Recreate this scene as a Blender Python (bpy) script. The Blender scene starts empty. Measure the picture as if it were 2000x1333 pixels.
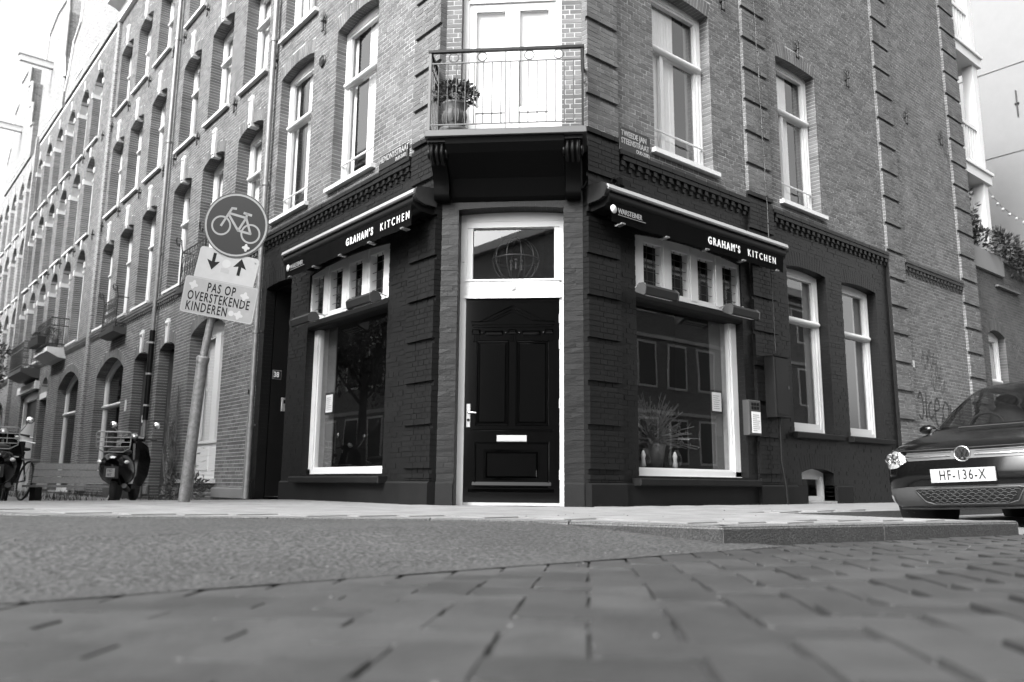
import bpy, bmesh, math, random
import numpy as np
from mathutils import Vector, Matrix
from mathutils.bvhtree import BVHTree
random.seed(7); rng = np.random.default_rng(7)
SC = bpy.context.scene; COL = SC.collection
R = math.radians
# ------------------------------------------------------------------ camera
CAM = Vector((-5.006, -6.173, 0.222))
pit, rol, yaw = R(9.95), R(0.5), R(50.3)
fw = Vector((math.cos(yaw)*math.cos(pit), math.sin(yaw)*math.cos(pit), math.sin(pit)))
rt = fw.cross(Vector((0, 0, 1))).normalized(); up = rt.cross(fw)
rt2 = rt*math.cos(rol)+up*math.sin(rol); up2 = -rt*math.sin(rol)+up*math.cos(rol)
cd = bpy.data.cameras.new('camera'); cam = bpy.data.objects.new('camera', cd); COL.objects.link(cam)
cam.matrix_world = Matrix(((rt2.x, up2.x, -fw.x, CAM.x), (rt2.y, up2.y, -fw.y, CAM.y), (rt2.z, up2.z, -fw.z, CAM.z), (0, 0, 0, 1)))
cd.sensor_width = 36; cd.lens = 28.8; cd.clip_start = 0.02; cd.clip_end = 600
cd.dof.use_dof = True; cd.dof.focus_distance = 8.6; cd.dof.aperture_fstop = 1.9
SC.camera = cam
# ------------------------------------------------------------------ light
SUN_EL, SUN_AZ = R(42), R(188)          # azimuth of the sun measured from +X, anticlockwise
w = bpy.data.worlds.new('World'); SC.world = w; w.use_nodes = True
nt = w.node_tree; nt.nodes.clear()
sky = nt.nodes.new('ShaderNodeTexSky'); sky.sky_type = 'NISHITA'; sky.sun_disc = False
sky.sun_elevation = SUN_EL; sky.sun_rotation = R(90)-SUN_AZ; sky.dust_density = 6.0; sky.air_density = 1.0; sky.ozone_density = 0.5
bw = nt.nodes.new('ShaderNodeRGBToBW'); bgn = nt.nodes.new('ShaderNodeBackground'); wo = nt.nodes.new('ShaderNodeOutputWorld')
nt.links.new(sky.outputs[0], bw.inputs[0]); nt.links.new(bw.outputs[0], bgn.inputs[0]); nt.links.new(bgn.outputs[0], wo.inputs[0])
bgn.inputs[1].default_value = 0.15
sl = bpy.data.lights.new('sun', 'SUN'); sl.energy = 1.5; sl.angle = R(12); sl.color = (1, 1, 1)
so = bpy.data.objects.new('sun', sl); COL.objects.link(so)
sd = Vector((math.cos(SUN_EL)*math.cos(SUN_AZ), math.cos(SUN_EL)*math.sin(SUN_AZ), math.sin(SUN_EL)))
so.rotation_euler = sd.to_track_quat('Z', 'Y').to_euler(); so.location = (-20, 0, 30)
SC.view_settings.view_transform = 'Standard'; SC.view_settings.look = 'None'; SC.view_settings.gamma = 1
SC.view_settings.use_curve_mapping = False; SC.view_settings.exposure = 2.0
SC.cycles.max_bounces = 6; SC.cycles.transparent_max_bounces = 12; SC.cycles.caustics_reflective = False; SC.cycles.caustics_refractive = False
# ------------------------------------------------------------------ materials
M = {}
def mat(name, v, rough=0.7, var=0.0, scale=8.0, bump=0.0, bscale=60.0, metal=0.0, tone=0.0, coat=0.0, spec=0.5, speck=0.0, stretch=None, bdist=0.004):
    m = bpy.data.materials.new(name); m.use_nodes = True; n = m.node_tree.nodes; l = m.node_tree.links
    p = n['Principled BSDF']; p.inputs['Roughness'].default_value = rough; p.inputs['Metallic'].default_value = metal
    p.inputs['Coat Weight'].default_value = coat; p.inputs['Coat Roughness'].default_value = 0.03; p.inputs['Specular IOR Level'].default_value = spec
    geo = n.new('ShaderNodeNewGeometry'); pos = geo.outputs['Position']
    if stretch:
        mp = n.new('ShaderNodeMapping'); mp.inputs['Scale'].default_value = stretch; l.new(pos, mp.inputs[0]); pos = mp.outputs[0]
    val = None
    def mth(op, a, b):
        x = n.new('ShaderNodeMath'); x.operation = op
        for i, q in enumerate((a, b)):
            if hasattr(q, 'links'): l.new(q, x.inputs[i])
            else: x.inputs[i].default_value = q
        return x.outputs[0]
    fac = None
    if var:
        t = n.new('ShaderNodeTexNoise'); t.inputs['Scale'].default_value = scale; t.inputs['Detail'].default_value = 6; t.inputs['Roughness'].default_value = 0.65
        l.new(pos, t.inputs['Vector'])
        fac = mth('MULTIPLY_ADD', mth('SUBTRACT', t.outputs[0], 0.5), 2*var*2); fac.node.inputs[2].default_value = 1.0
    if tone:
        at = n.new('ShaderNodeAttribute'); at.attribute_name = 'tone'
        f2 = mth('MULTIPLY_ADD', at.outputs['Fac'], tone); f2.node.inputs[2].default_value = 1-tone/2
        fac = mth('MULTIPLY', fac, f2) if fac is not None else f2
    if speck:
        t = n.new('ShaderNodeTexNoise'); t.inputs['Scale'].default_value = bscale; t.inputs['Detail'].default_value = 3; l.new(pos, t.inputs['Vector'])
        rp = n.new('ShaderNodeValToRGB'); rp.color_ramp.elements[0].position = 0.38; rp.color_ramp.elements[1].position = 0.68
        l.new(t.outputs[0], rp.inputs[0])
        f3 = mth('MULTIPLY_ADD', rp.outputs[0], 2*speck); f3.node.inputs[2].default_value = 1-speck*0.8
        fac = mth('MULTIPLY', fac, f3) if fac is not None else f3
    if fac is not None:
        fac = mth('MAXIMUM', mth('MULTIPLY', fac, v), v*0.15)
        c = n.new('ShaderNodeCombineColor')
        for i in range(3): l.new(fac, c.inputs[i])
        l.new(c.outputs[0], p.inputs['Base Color'])
    else: p.inputs['Base Color'].default_value = (v, v, v, 1)
    if bump:
        t = n.new('ShaderNodeTexNoise'); t.inputs['Scale'].default_value = bscale; t.inputs['Detail'].default_value = 5; l.new(pos, t.inputs['Vector'])
        b = n.new('ShaderNodeBump'); b.inputs['Strength'].default_value = bump; b.inputs['Distance'].default_value = bdist
        l.new(t.outputs[0], b.inputs['Height']); l.new(b.outputs[0], p.inputs['Normal'])
    M[name] = m; return m
mat('brick', 0.105, 0.85, var=0.32, scale=1.6, bump=0.6, bscale=90, tone=0.5)
mat('brick_dark', 0.065, 0.85, var=0.32, scale=1.6, bump=0.5, bscale=90, tone=0.5)
mat('mortar', 0.42, 0.9, var=0.3, scale=2, bump=0.5, bscale=120)
mat('mortar_old', 0.16, 0.9, var=0.2, scale=5, bump=0.5, bscale=120)
mat('paint_black', 0.0062, 0.45, spec=0.28, var=0.3, scale=4, bump=0.5, bscale=40, bdist=0.004)
mat('shadow_black', 0.0012, 0.7, spec=0.12)  # black paint darkened further, with the under-balcony shadow put into its colour
mat('paint_plinth', 0.006, 0.6, spec=0.2, var=0.35, scale=4, bump=0.35, bscale=70)
mat('white', 0.62, 0.4, var=0.04, scale=3, bump=0.05, bscale=30)
mat('stone_white', 0.55, 0.7, var=0.15, scale=6, bump=0.3)
mat('sill_stone', 0.30, 0.75, var=0.2, scale=8, bump=0.3)
mat('gloss_black', 0.0005, 0.08, spec=0.42, bump=0.02, bscale=14)
mat('black', 0.0025, 0.45, spec=0.2)
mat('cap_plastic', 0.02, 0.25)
mat('iron', 0.02, 0.45, metal=0.3, bump=0.2, bscale=80)
mat('rail_grey', 0.06, 0.45, metal=0.4)
mat('zinc', 0.24, 0.45, metal=0.5, var=0.25, scale=14, bump=0.15)
mat('galv', 0.22, 0.42, metal=0.55, var=0.45, scale=22, bump=0.2, bscale=60)
mat('chrome', 0.75, 0.12, metal=1.0)
mat('steel', 0.5, 0.3, metal=0.9)
mat('alu', 0.34, 0.35, metal=0.25)
mat('curtain', 0.7, 0.9, var=0.05)
mat('blind', 0.10, 0.9, var=0.05)
mat('kerb_face_shade', 0.022, 0.9, var=0.3, scale=8, bump=1.0, bscale=110, speck=.6, bdist=.008)  # kerb tone darkened so the front faces look shaded
mat('curtain_grey', 0.16, 0.9, var=0.1)
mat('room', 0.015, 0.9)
mat('canvas', 0.0012, 0.9, spec=0.08, bump=0.2, bscale=200)
mat('sign_blue', 0.010, 0.35)
mat('sign_street', 0.016, 0.4, var=0.15, scale=20)
mat('sign_white', 0.30, 0.35, var=0.06, scale=10)
mat('sign_white_dull', 0.22, 0.4, var=0.08, scale=10)
mat('sticker', 0.34, 0.5)
mat('letter_white', 0.75, 0.5)
mat('letter_dim', 0.26, 0.5)
mat('letter_black', 0.004, 0.6, spec=.2)
mat('pavement', 0.15, 0.8, var=0.3, scale=3.0, bump=0.4, bscale=50, tone=0.12)
mat('joint', 0.02, 0.95, var=0.3, scale=20)
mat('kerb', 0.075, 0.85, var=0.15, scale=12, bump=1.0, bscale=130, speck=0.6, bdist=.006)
mat('asphalt', 0.029, 0.85, var=0.35, scale=0.9, bump=1.0, bscale=52, speck=1.1, bdist=0.014)
mat('paver', 0.026, 0.6, var=0.45, scale=5, bump=0.8, bscale=45, tone=0.5)
mat('bay', 0.12, 0.8, var=0.3, scale=8, bump=0.4, bscale=60)
mat('render_grey', 0.165, 0.9, var=0.05, scale=3, bump=0.35, bscale=25)
mat('roofing', 0.09, 0.8)
mat('wood', 0.14, 0.7, var=0.3, scale=6, bump=0.3, stretch=(8, 1, 8))
mat('leaf', 0.04, 0.6, var=0.3, scale=30)
mat('leaf_dark', 0.025, 0.55, var=0.3, scale=30)
mat('leaf_pale', 0.07, 0.5, var=0.3, scale=30)
mat('stem', 0.10, 0.8, var=0.2)
mat('bark', 0.06, 0.9, var=0.3, bump=0.6)
mat('terracotta', 0.06, 0.7, var=0.35, scale=14, bump=0.3)
mat('soil', 0.03, 0.95)
mat('rubber', 0.012, 0.75)
mat('plastic_grey', 0.05, 0.5)
mat('car_paint', 0.003, 0.15, spec=0.4)
mat('grille_black', 0.01, 0.4)
mat('paper', 0.72, 0.8)
mat('lamp_lens', 0.65, 0.15, metal=0.5, bump=0.9, bscale=45, bdist=0.02)
mat('plaster_pale', 0.62, 0.85, var=0.1, bump=0.2)
mat('graffiti', 0.005, 0.6)
mat('bulb', 0.5, 0.3)
mat('ladder', 0.12, 0.7)
def glass(name, ior, tint, rough=0.0):
    m = bpy.data.materials.new(name); m.use_nodes = True; n = m.node_tree.nodes; l = m.node_tree.links; n.clear()
    o = n.new('ShaderNodeOutputMaterial'); mx = n.new('ShaderNodeMixShader'); t = n.new('ShaderNodeBsdfTransparent'); g = n.new('ShaderNodeBsdfGlossy'); f = n.new('ShaderNodeFresnel')
    gb = n.new('ShaderNodeNewGeometry'); mr_ = n.new('ShaderNodeMapRange'); mr_.inputs['To Min'].default_value = ior; mr_.inputs['To Max'].default_value = 1/ior
    l.new(gb.outputs['Backfacing'], mr_.inputs['Value']); l.new(mr_.outputs[0], f.inputs[0]); t.inputs[0].default_value = (tint, tint, tint, 1); g.inputs['Roughness'].default_value = rough; g.inputs[0].default_value = (1, 1, 1, 1)
    tx = n.new('ShaderNodeTexNoise'); tx.inputs['Scale'].default_value = 1.3; tx.inputs['Detail'].default_value = 1; ge = n.new('ShaderNodeNewGeometry'); l.new(ge.outputs['Position'], tx.inputs['Vector'])
    b = n.new('ShaderNodeBump'); b.inputs['Strength'].default_value = 0.04; b.inputs['Distance'].default_value = 0.02; l.new(tx.outputs[0], b.inputs['Height']); 
    if name != 'glass_car': l.new(b.outputs[0], g.inputs['Normal'])
    l.new(f.outputs[0], mx.inputs[0]); l.new(t.outputs[0], mx.inputs[1]); l.new(g.outputs[0], mx.inputs[2]); l.new(mx.outputs[0], o.inputs[0]); M[name] = m
glass('glass', 2.2, 1.0); glass('glass_shop', 1.7, 0.95); glass('glass_car', 1.5, 0.55, 0.02); glass('glass_clear', 1.45, 0.9)
# ------------------------------------------------------------------ geometry helpers
class Frame:
    """local (s, d, z): s along the wall, d into the wall, z up"""
    def __init__(s, ox, oy, ang): s.o = Vector((ox, oy, 0)); s.ang = ang; s.m = Matrix.Translation(s.o) @ Matrix.Rotation(ang, 4, 'Z')
    def __call__(s, a, d, z): return s.m @ Vector((a, d, z))
FL = Frame(0, 0, -math.pi/2)       # left facade: s = -y
FR = Frame(0, 0, 0)                # right facade: s = x
FC = Frame(0.5985, 0.5985, -math.pi/4)  # chamfer: s centred
WORLD = Frame(0, 0, 0)
BOXF = [(0, 1, 2, 3), (7, 6, 5, 4), (0, 4, 5, 1), (1, 5, 6, 2), (2, 6, 7, 3), (3, 7, 4, 0)]
class MB:
    def __init__(s, fr=WORLD): s.v = []; s.f = []; s.mi = []; s.mats = []; s.fr = fr; s.smooth = []
    def mid(s, m):
        if m not in s.mats: s.mats.append(m)
        return s.mats.index(m)
    def add(s, vs, fs, m, smooth=False, raw=False):
        b = len(s.v); s.v += [tuple(v) if raw else tuple(s.fr(*v)) for v in vs]; k = s.mid(m)
        for f in fs: s.f.append(tuple(b+i for i in f)); s.mi.append(k); s.smooth.append(smooth)
    def box(s, s0, s1, d0, d1, z0, z1, m):
        s.add([(s0, d0, z0), (s1, d0, z0), (s1, d1, z0), (s0, d1, z0), (s0, d0, z1), (s1, d0, z1), (s1, d1, z1), (s0, d1, z1)],
              [(3, 2, 1, 0), (4, 5, 6, 7), (0, 1, 5, 4), (1, 2, 6, 5), (2, 3, 7, 6), (3, 0, 4, 7)], m)
        return s
    def bbox(s, s0, s1, d0, d1, z0, z1, m, b=0.008):
        """box with bevelled front edges (front = d0)"""
        s.add([(s0, d1, z0), (s1, d1, z0), (s1, d1, z1), (s0, d1, z1), (s0, d0+b, z0), (s1, d0+b, z0), (s1, d0+b, z1), (s0, d0+b, z1),
               (s0+b, d0, z0+b), (s1-b, d0, z0+b), (s1-b, d0, z1-b), (s0+b, d0, z1-b)],
              [(3, 2, 1, 0), (0, 1, 5, 4), (1, 2, 6, 5), (2, 3, 7, 6), (3, 0, 4, 7), (4, 5, 9, 8), (5, 6, 10, 9), (6, 7, 11, 10), (7, 4, 8, 11), (8, 9, 10, 11)], m)
        return s
    def prism(s, poly, d0, d1, m):
        """polygon in (s, z) extruded d0..d1"""
        n = len(poly); vs = [(a, d0, z) for a, z in poly]+[(a, d1, z) for a, z in poly]
        s.add(vs, [tuple(range(n)), tuple(range(2*n-1, n-1, -1))]+[(i, i+n, (i+1) % n+n, (i+1) % n) for i in range(n)], m); return s
    def prism_s(s, poly, s0, s1, m, smooth=False):
        """polygon in (d, z) extruded along s"""
        n = len(poly); vs = [(s0, d, z) for d, z in poly]+[(s1, d, z) for d, z in poly]
        s.add(vs, [tuple(range(n)), tuple(range(2*n-1, n-1, -1))], m)
        s.add(vs, [(i, (i+1) % n, (i+1) % n+n, i+n) for i in range(n)], m, smooth); return s
    def prism_z(s, poly, z0, z1, m):
        n = len(poly); vs = [(x, y, z0) for x, y in poly]+[(x, y, z1) for x, y in poly]
        s.add(vs, [tuple(range(n-1, -1, -1)), tuple(range(n, 2*n))]+[(i, (i+1) % n, (i+1) % n+n, i+n) for i in range(n)], m); return s
    def tube(s, pts, r, m, n=6, caps=True, raw=False):
        P = [Vector(p) for p in pts]
        if not raw: P = [s.fr(*p) for p in P]
        rs = r if hasattr(r, '__len__') else [r]*len(P)
        vs = []; prev = None
        for i, p in enumerate(P):
            t = (P[min(i+1, len(P)-1)]-P[max(i-1, 0)]).normalized()
            if prev is None: a = t.cross(Vector((0, 0, 1)) if abs(t.z) < .9 else Vector((1, 0, 0))).normalized()
            else: a = (prev-t*prev.dot(t)).normalized()
            prev = a; b = t.cross(a)
            for k in range(n):
                an = 2*math.pi*k/n; vs.append(p+(a*math.cos(an)+b*math.sin(an))*rs[i])
        fs = [(i*n+k, i*n+(k+1) % n, (i+1)*n+(k+1) % n, (i+1)*n+k) for i in range(len(P)-1) for k in range(n)]
        s.add(vs, fs, m, n > 4, raw=True)
        if caps: s.add(vs[:n], [tuple(range(n-1, -1, -1))], m, raw=True); s.add(vs[-n:], [tuple(range(n))], m, raw=True)
        return s
    def lathe(s, prof, c, m, n=16, ax=None):
        """prof: list of (r, h) about vertical axis through c (in frame), or about matrix ax"""
        vs = []
        for r, h in prof:
            for k in range(n):
                an = 2*math.pi*k/n; q = Vector((r*math.cos(an), r*math.sin(an), h))
                q = (ax @ q) if ax is not None else q
                vs.append((c[0]+q.x, c[1]+q.y, c[2]+q.z))
        fs = [(i*n+k, i*n+(k+1) % n, (i+1)*n+(k+1) % n, (i+1)*n+k) for i in range(len(prof)-1) for k in range(n)]
        s.add(vs, fs, m, True); s.add(vs[:n], [tuple(range(n-1, -1, -1))], m); s.add(vs[-n:], [tuple(range(n))], m); return s
    def ball(s, c, r, m, n=10, ax=None):
        rx, ry, rz = r if hasattr(r, '__len__') else (r, r, r); k = max(5, n//2+2)
        A = ax if ax is not None else Matrix.Identity(3); vs = []
        for i in range(k+1):
            th = math.pi*i/k
            for j in range(n):
                ph = 2*math.pi*j/n; q = A @ Vector((rx*math.sin(th)*math.cos(ph), ry*math.sin(th)*math.sin(ph), -rz*math.cos(th))); vs.append((c[0]+q.x, c[1]+q.y, c[2]+q.z))
        s.add(vs, [(i*n+j, i*n+(j+1) % n, (i+1)*n+(j+1) % n, (i+1)*n+j) for i in range(k) for j in range(n)], m, True); return s
    def build(s, name, parent=None, **kw):
        me = bpy.data.meshes.new(name); off = parent.matrix_world.translation.copy() if parent else Vector((0, 0, 0))
        if parent is not None:
            off = WLOC.get(parent.name, Vector((0, 0, 0)))
        me.from_pydata([(a-off.x, b-off.y, c-off.z) for a, b, c in s.v], [], s.f)
        for m in s.mats: me.materials.append(M[m])
        me.polygons.foreach_set('material_index', s.mi); me.polygons.foreach_set('use_smooth', s.smooth); me.update()
        return link(name, me, parent, **kw)
WLOC = {}
def link(name, me, parent=None, label=None, cat=None, group=None, kind=None):
    o = bpy.data.objects.new(name, me); COL.objects.link(o)
    if parent is not None: o.parent = parent; WLOC[o.name] = WLOC.get(parent.name, Vector((0, 0, 0)))
    else: WLOC[o.name] = Vector((0, 0, 0))
    for k, v in (('label', label), ('category', cat), ('group', group), ('kind', kind)):
        if v: o[k] = v
    return o
def thing(name, label, cat, loc=(0, 0, 0), group=None):
    o = bpy.data.objects.new(name, None); COL.objects.link(o); o.location = loc; o['label'] = label; o['category'] = cat
    o.empty_display_size = 0.2
    if group: o['group'] = group
    WLOC[o.name] = Vector(loc); return o
def tag(o, label, cat, group=None):
    o['label'] = label; o['category'] = cat
    if group: o['group'] = group
    return o
def text(mb, body, size, place, m, bold=0.0, ext=0.002, align='LEFT', space=1.0, shear=0.0, sx=1.0):
    """place(x, y, h) -> frame coords; x right, y up on the sign plane, h outward"""
    c = bpy.data.curves.new('t', 'FONT'); c.body = body; c.size = size; c.extrude = ext; c.offset = bold; c.align_x = align; c.space_character = space; c.shear = shear; c.resolution_u = 3
    o = bpy.data.objects.new('t', c); me = bpy.data.meshes.new_from_object(o)
    mb.add([place(v.co.x*sx, v.co.y, v.co.z) for v in me.vertices], [tuple(p.vertices) for p in me.polygons], m)
    bpy.data.objects.remove(o); bpy.data.curves.remove(c); bpy.data.meshes.remove(me)
# ------------------------------------------------------------------ brickwork
CH = 0.0587; ZB = 0.2734-5*CH
HEXF = np.array([(0, 1, 5, 4), (1, 2, 6, 5), (3, 0, 4, 7), (4, 5, 6, 7), (3, 2, 1, 0)])   # front, side, side, top, bottom
def arch_z(op, s, extra=0.0):
    s0, s1, z0, zs, rise = op[:5]; c = (s0+s1)/2; hw = (s1-s0)/2
    if rise > hw*0.9:   # round arch
        t = max(0, 1-((s-c)/(hw+extra))**2); return zs+(rise+extra)*math.sqrt(t)
    t = max(0.0, 1-((s-c)/hw)**2); return zs+rise*t+extra
class Wall:
    """collects bricks of one thing, several planes"""
    def __init__(s): s.hx = []; s.mt = []; s.fr = []; s.box = []
    def brick(s, fr, s0, s1, d0, d1, z0, z1, m, j=0.0015):
        dj = random.uniform(-.0012, .0012)
        s.hx.append([(s0, d0+dj, z0), (s1, d0+dj+random.uniform(-j, j), z0), (s1, d1, z0), (s0, d1, z0), (s0, d0+dj+random.uniform(-j, j), z1), (s1, d0+dj, z1), (s1, d1, z1), (s0, d1, z1)])
        s.mt.append(m); s.fr.append(fr); s.box.append((s0, s1, d0+dj, d1, z0, z1))
    def hexa(s, fr, c, m): s.hx.append(c); s.mt.append(m); s.fr.append(fr); s.box.append(None)
    def courses(s, fr, s0, s1, z0, z1, ops, mfun, d=0.0, reveal=0.12, ends=(0.02, 0.02), skip=None):
        J = 0.0092; k0 = math.floor((z0-ZB)/CH+1e-6)
        for k in range(k0, int((z1-ZB)/CH)+2):
            a = max(ZB+k*CH, z0); b = min(ZB+(k+1)*CH, z1)
            if b-a < .02: continue
            a += J; zm = (a+b)/2
            if skip and skip(k): continue
            iv = [(s0, s1)]
            for op in ops:
                o0, o1, oz0, ozs, rise = op[:5]; ring = op[5] if len(op) > 5 else 0.21
                if zm < oz0 or zm > ozs+rise+ring: continue
                if zm < ozs: h0, h1 = o0, o1
                else:
                    c = (o0+o1)/2; hw = (o1-o0)/2
                    if rise > hw*0.9:
                        q = (zm-ozs)/(rise+ring); 
                        if q >= 1: continue
                        e = (hw+ring)*math.sqrt(1-q*q)
                    else:
                        q = (zm-ozs-ring)/max(rise, 1e-3)
                        e = hw*1.0+(zm-ozs)*0.3 if q <= 0 else (hw+.3*ring)*math.sqrt(max(0, 1-q))
                    h0, h1 = c-e, c+e
                n = []
                for p, q in iv:
                    if h1 <= p or h0 >= q: n.append((p, q)); continue
                    if h0 > p: n.append((p, h0))
                    if h1 < q: n.append((h1, q))
                iv = n
            hd = k % 2; L = 0.109 if hd else 0.218; ph = 0.0545 if k % 4 == 1 or k % 4 == 3 else (0.0 if k % 4 == 0 else 0.109)
            m = mfun(zm)
            for p, q in iv:
                x = p; first = True
                nb = math.floor((p-ph)/L)*L+ph+L
                while x < q-.012:
                    e = min(nb, q); nb += L
                    if q-e < .035: e = q
                    if e-x < .035 and e < q: e = min(e+L, q); nb += L
                    at0 = abs(x-p) < 1e-6; at1 = abs(e-q) < 1e-6
                    dep = 0.03
                    if at0 and p > s0+1e-6 and zm < 99 or at1 and q < s1-1e-6: dep = reveal
                    if at0 and abs(p-s0) < 1e-6: dep = max(dep, ends[0])
                    if at1 and abs(q-s1) < 1e-6: dep = max(dep, ends[1])
                    JJ = J*.22 if m == 'paint_black' else J*.5; s.brick(fr, x+(0 if at0 else JJ), e-(0 if at1 else JJ), d+(random.uniform(-.002, .003) if m == 'paint_black' else 0), d+dep, a-(.003 if m == 'paint_black' else 0), b, m)
                    x = e
        for op in ops:
            if len(op) > 5 and op[5] == 0: continue
            if op[3] > z1: continue
            s.ring(fr, op, d, reveal, mfun)
    def ring(s, fr, op, d, reveal, mfun):
        s0, s1, z0, zs, rise = op[:5]; ring = op[5] if len(op) > 5 else 0.21; c = (s0+s1)/2; hw = (s1-s0)/2
        if rise > hw*.9:
            n = max(8, round(math.pi*(hw+ring/2)/.062)); pts = []
            for i in range(n):
                a0 = math.pi*i/n+.05/n; a1 = math.pi*(i+1)/n-.05*3/n; q = []
                for a in (a0, a1): q.append(((c-math.cos(a)*hw, zs+math.sin(a)*rise), (c-math.cos(a)*(hw+ring), zs+math.sin(a)*(rise+ring))))
                (A, B), (C, D) = q
                s.hexa(fr, [(A[0], d-.002, A[1]), (C[0], d-.002, C[1]), (C[0], d+reveal, C[1]), (A[0], d+reveal, A[1]), (B[0], d-.002, B[1]), (D[0], d-.002, D[1]), (D[0], d+reveal, D[1]), (B[0], d+reveal, B[1])], mfun(zs))
            return
        n = max(4, round((s1-s0)/.062)); dj = 0
        for i in range(n):
            a = s0+(s1-s0)*(i+.07)/n; b = s0+(s1-s0)*(i+.93)/n
            ea = a+(a-c)/hw*.06; eb = b+(b-c)/hw*.06; za, zb2 = arch_z(op, a), arch_z(op, b); dj = random.uniform(-.002, .002)
            s.hexa(fr, [(a, d+dj, za), (b, d+dj, zb2), (b, d+reveal, zb2), (a, d+reveal, za), (ea, d+dj, za+ring), (eb, d+dj, zb2+ring), (eb, d+reveal, zb2+ring), (ea, d+reveal, za+ring)], mfun(zs))
    def build(s, parent, nsingle, name='brick'):
        loc = WLOC[parent.name]; cen = []
        for i, b in enumerate(s.box):
            if b is None: cen.append(1e9); continue
            p = s.fr[i]((b[0]+b[1])/2, b[2], (b[4]+b[5])/2); dv = p-CAM; zc = dv.dot(fw)
            if zc < .5: cen.append(1e9); continue
            u = 1000+1600*dv.dot(rt2)/zc; v = 666-1600*dv.dot(up2)/zc
            vis = 5 < u < 1995 and 5 < v < 1325
            n = s.fr[i](0, -1, 0)-s.fr[i](0, 0, 0); cosn = max(0.02, -(dv.normalized().dot(n)))
            cen.append(-(b[1]-b[0])*cosn/zc/zc if vis else 1e9)
        order = np.argsort(cen, kind='stable')[:nsingle]; order = [int(i) for i in order if cen[i] < 1e8]; single = set(order)
        V = []; F = []; MI = []; mats = []; tone = []
        for i, h in enumerate(s.hx):
            if i in single: continue
            V.append([tuple(s.fr[i].m @ Vector(q)) for q in h]); m = s.mt[i]
            if m not in mats: mats.append(m)
            MI.append(mats.index(m))
        V = np.array(V).reshape(-1, 8, 3)-np.array(loc)[None, None]; N = len(V)
        F = (HEXF[None]+np.arange(N)[:, None, None]*8).reshape(-1, 4)
        me = bpy.data.meshes.new('brickwork'); me.vertices.add(N*8); me.vertices.foreach_set('co', V.reshape(-1))
        me.loops.add(N*20); me.loops.foreach_set('vertex_index', F.reshape(-1).astype(np.int32))
        me.polygons.add(N*5); me.polygons.foreach_set('loop_start', np.arange(N*5, dtype=np.int32)*4)
        me.polygons.foreach_set('material_index', np.repeat(np.array(MI, dtype=np.int32), 5))
        for m in mats: me.materials.append(M[m])
        at = me.attributes.new('tone', 'FLOAT', 'FACE'); at.data.foreach_set('value', np.repeat(rng.random(N), 5).astype(np.float32))
        me.update(calc_edges=True); me.polygons.foreach_set('use_smooth', [False]*(N*5))
        link('brickwork', me, parent, kind='stuff')
        cache = {}
        for i in order:
            m = s.mt[i]; bb = s.box[i]; dj = .0018/max(bb[3]-bb[2], .02); k = (m, random.randrange(5), bb[3]-bb[2] > .06)
            if k not in cache:
                h = .5; q = [(-h, -h, -h), (h, -h, -h), (h, h, -h), (-h, h, -h), (-h, -h, h), (h, -h, h), (h, h, h), (-h, h, h)]
                q = [(a, b+(random.uniform(-dj, dj) if b < 0 else 0), c+(random.uniform(-.04, .04) if c > 0 else 0)) for a, b, c in q]
                mm = bpy.data.meshes.new(name); mm.from_pydata(q, [], [tuple(int(v) for v in f) for f in HEXF]); mm.materials.append(M[m])
                at = mm.attributes.new('tone', 'FLOAT', 'FACE'); tv = random.random(); at.data.foreach_set('value', [tv]*5); cache[k] = mm
            b = s.box[i]; o = bpy.data.objects.new(name, cache[k]); COL.objects.link(o); o.parent = parent
            o.location = s.fr[i]((b[0]+b[1])/2, (b[2]+b[3])/2, (b[4]+b[5])/2)-loc; o.rotation_euler = (0, 0, s.fr[i].ang); o.scale = (b[1]-b[0], b[3]-b[2], b[5]-b[4])
        return N
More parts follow.
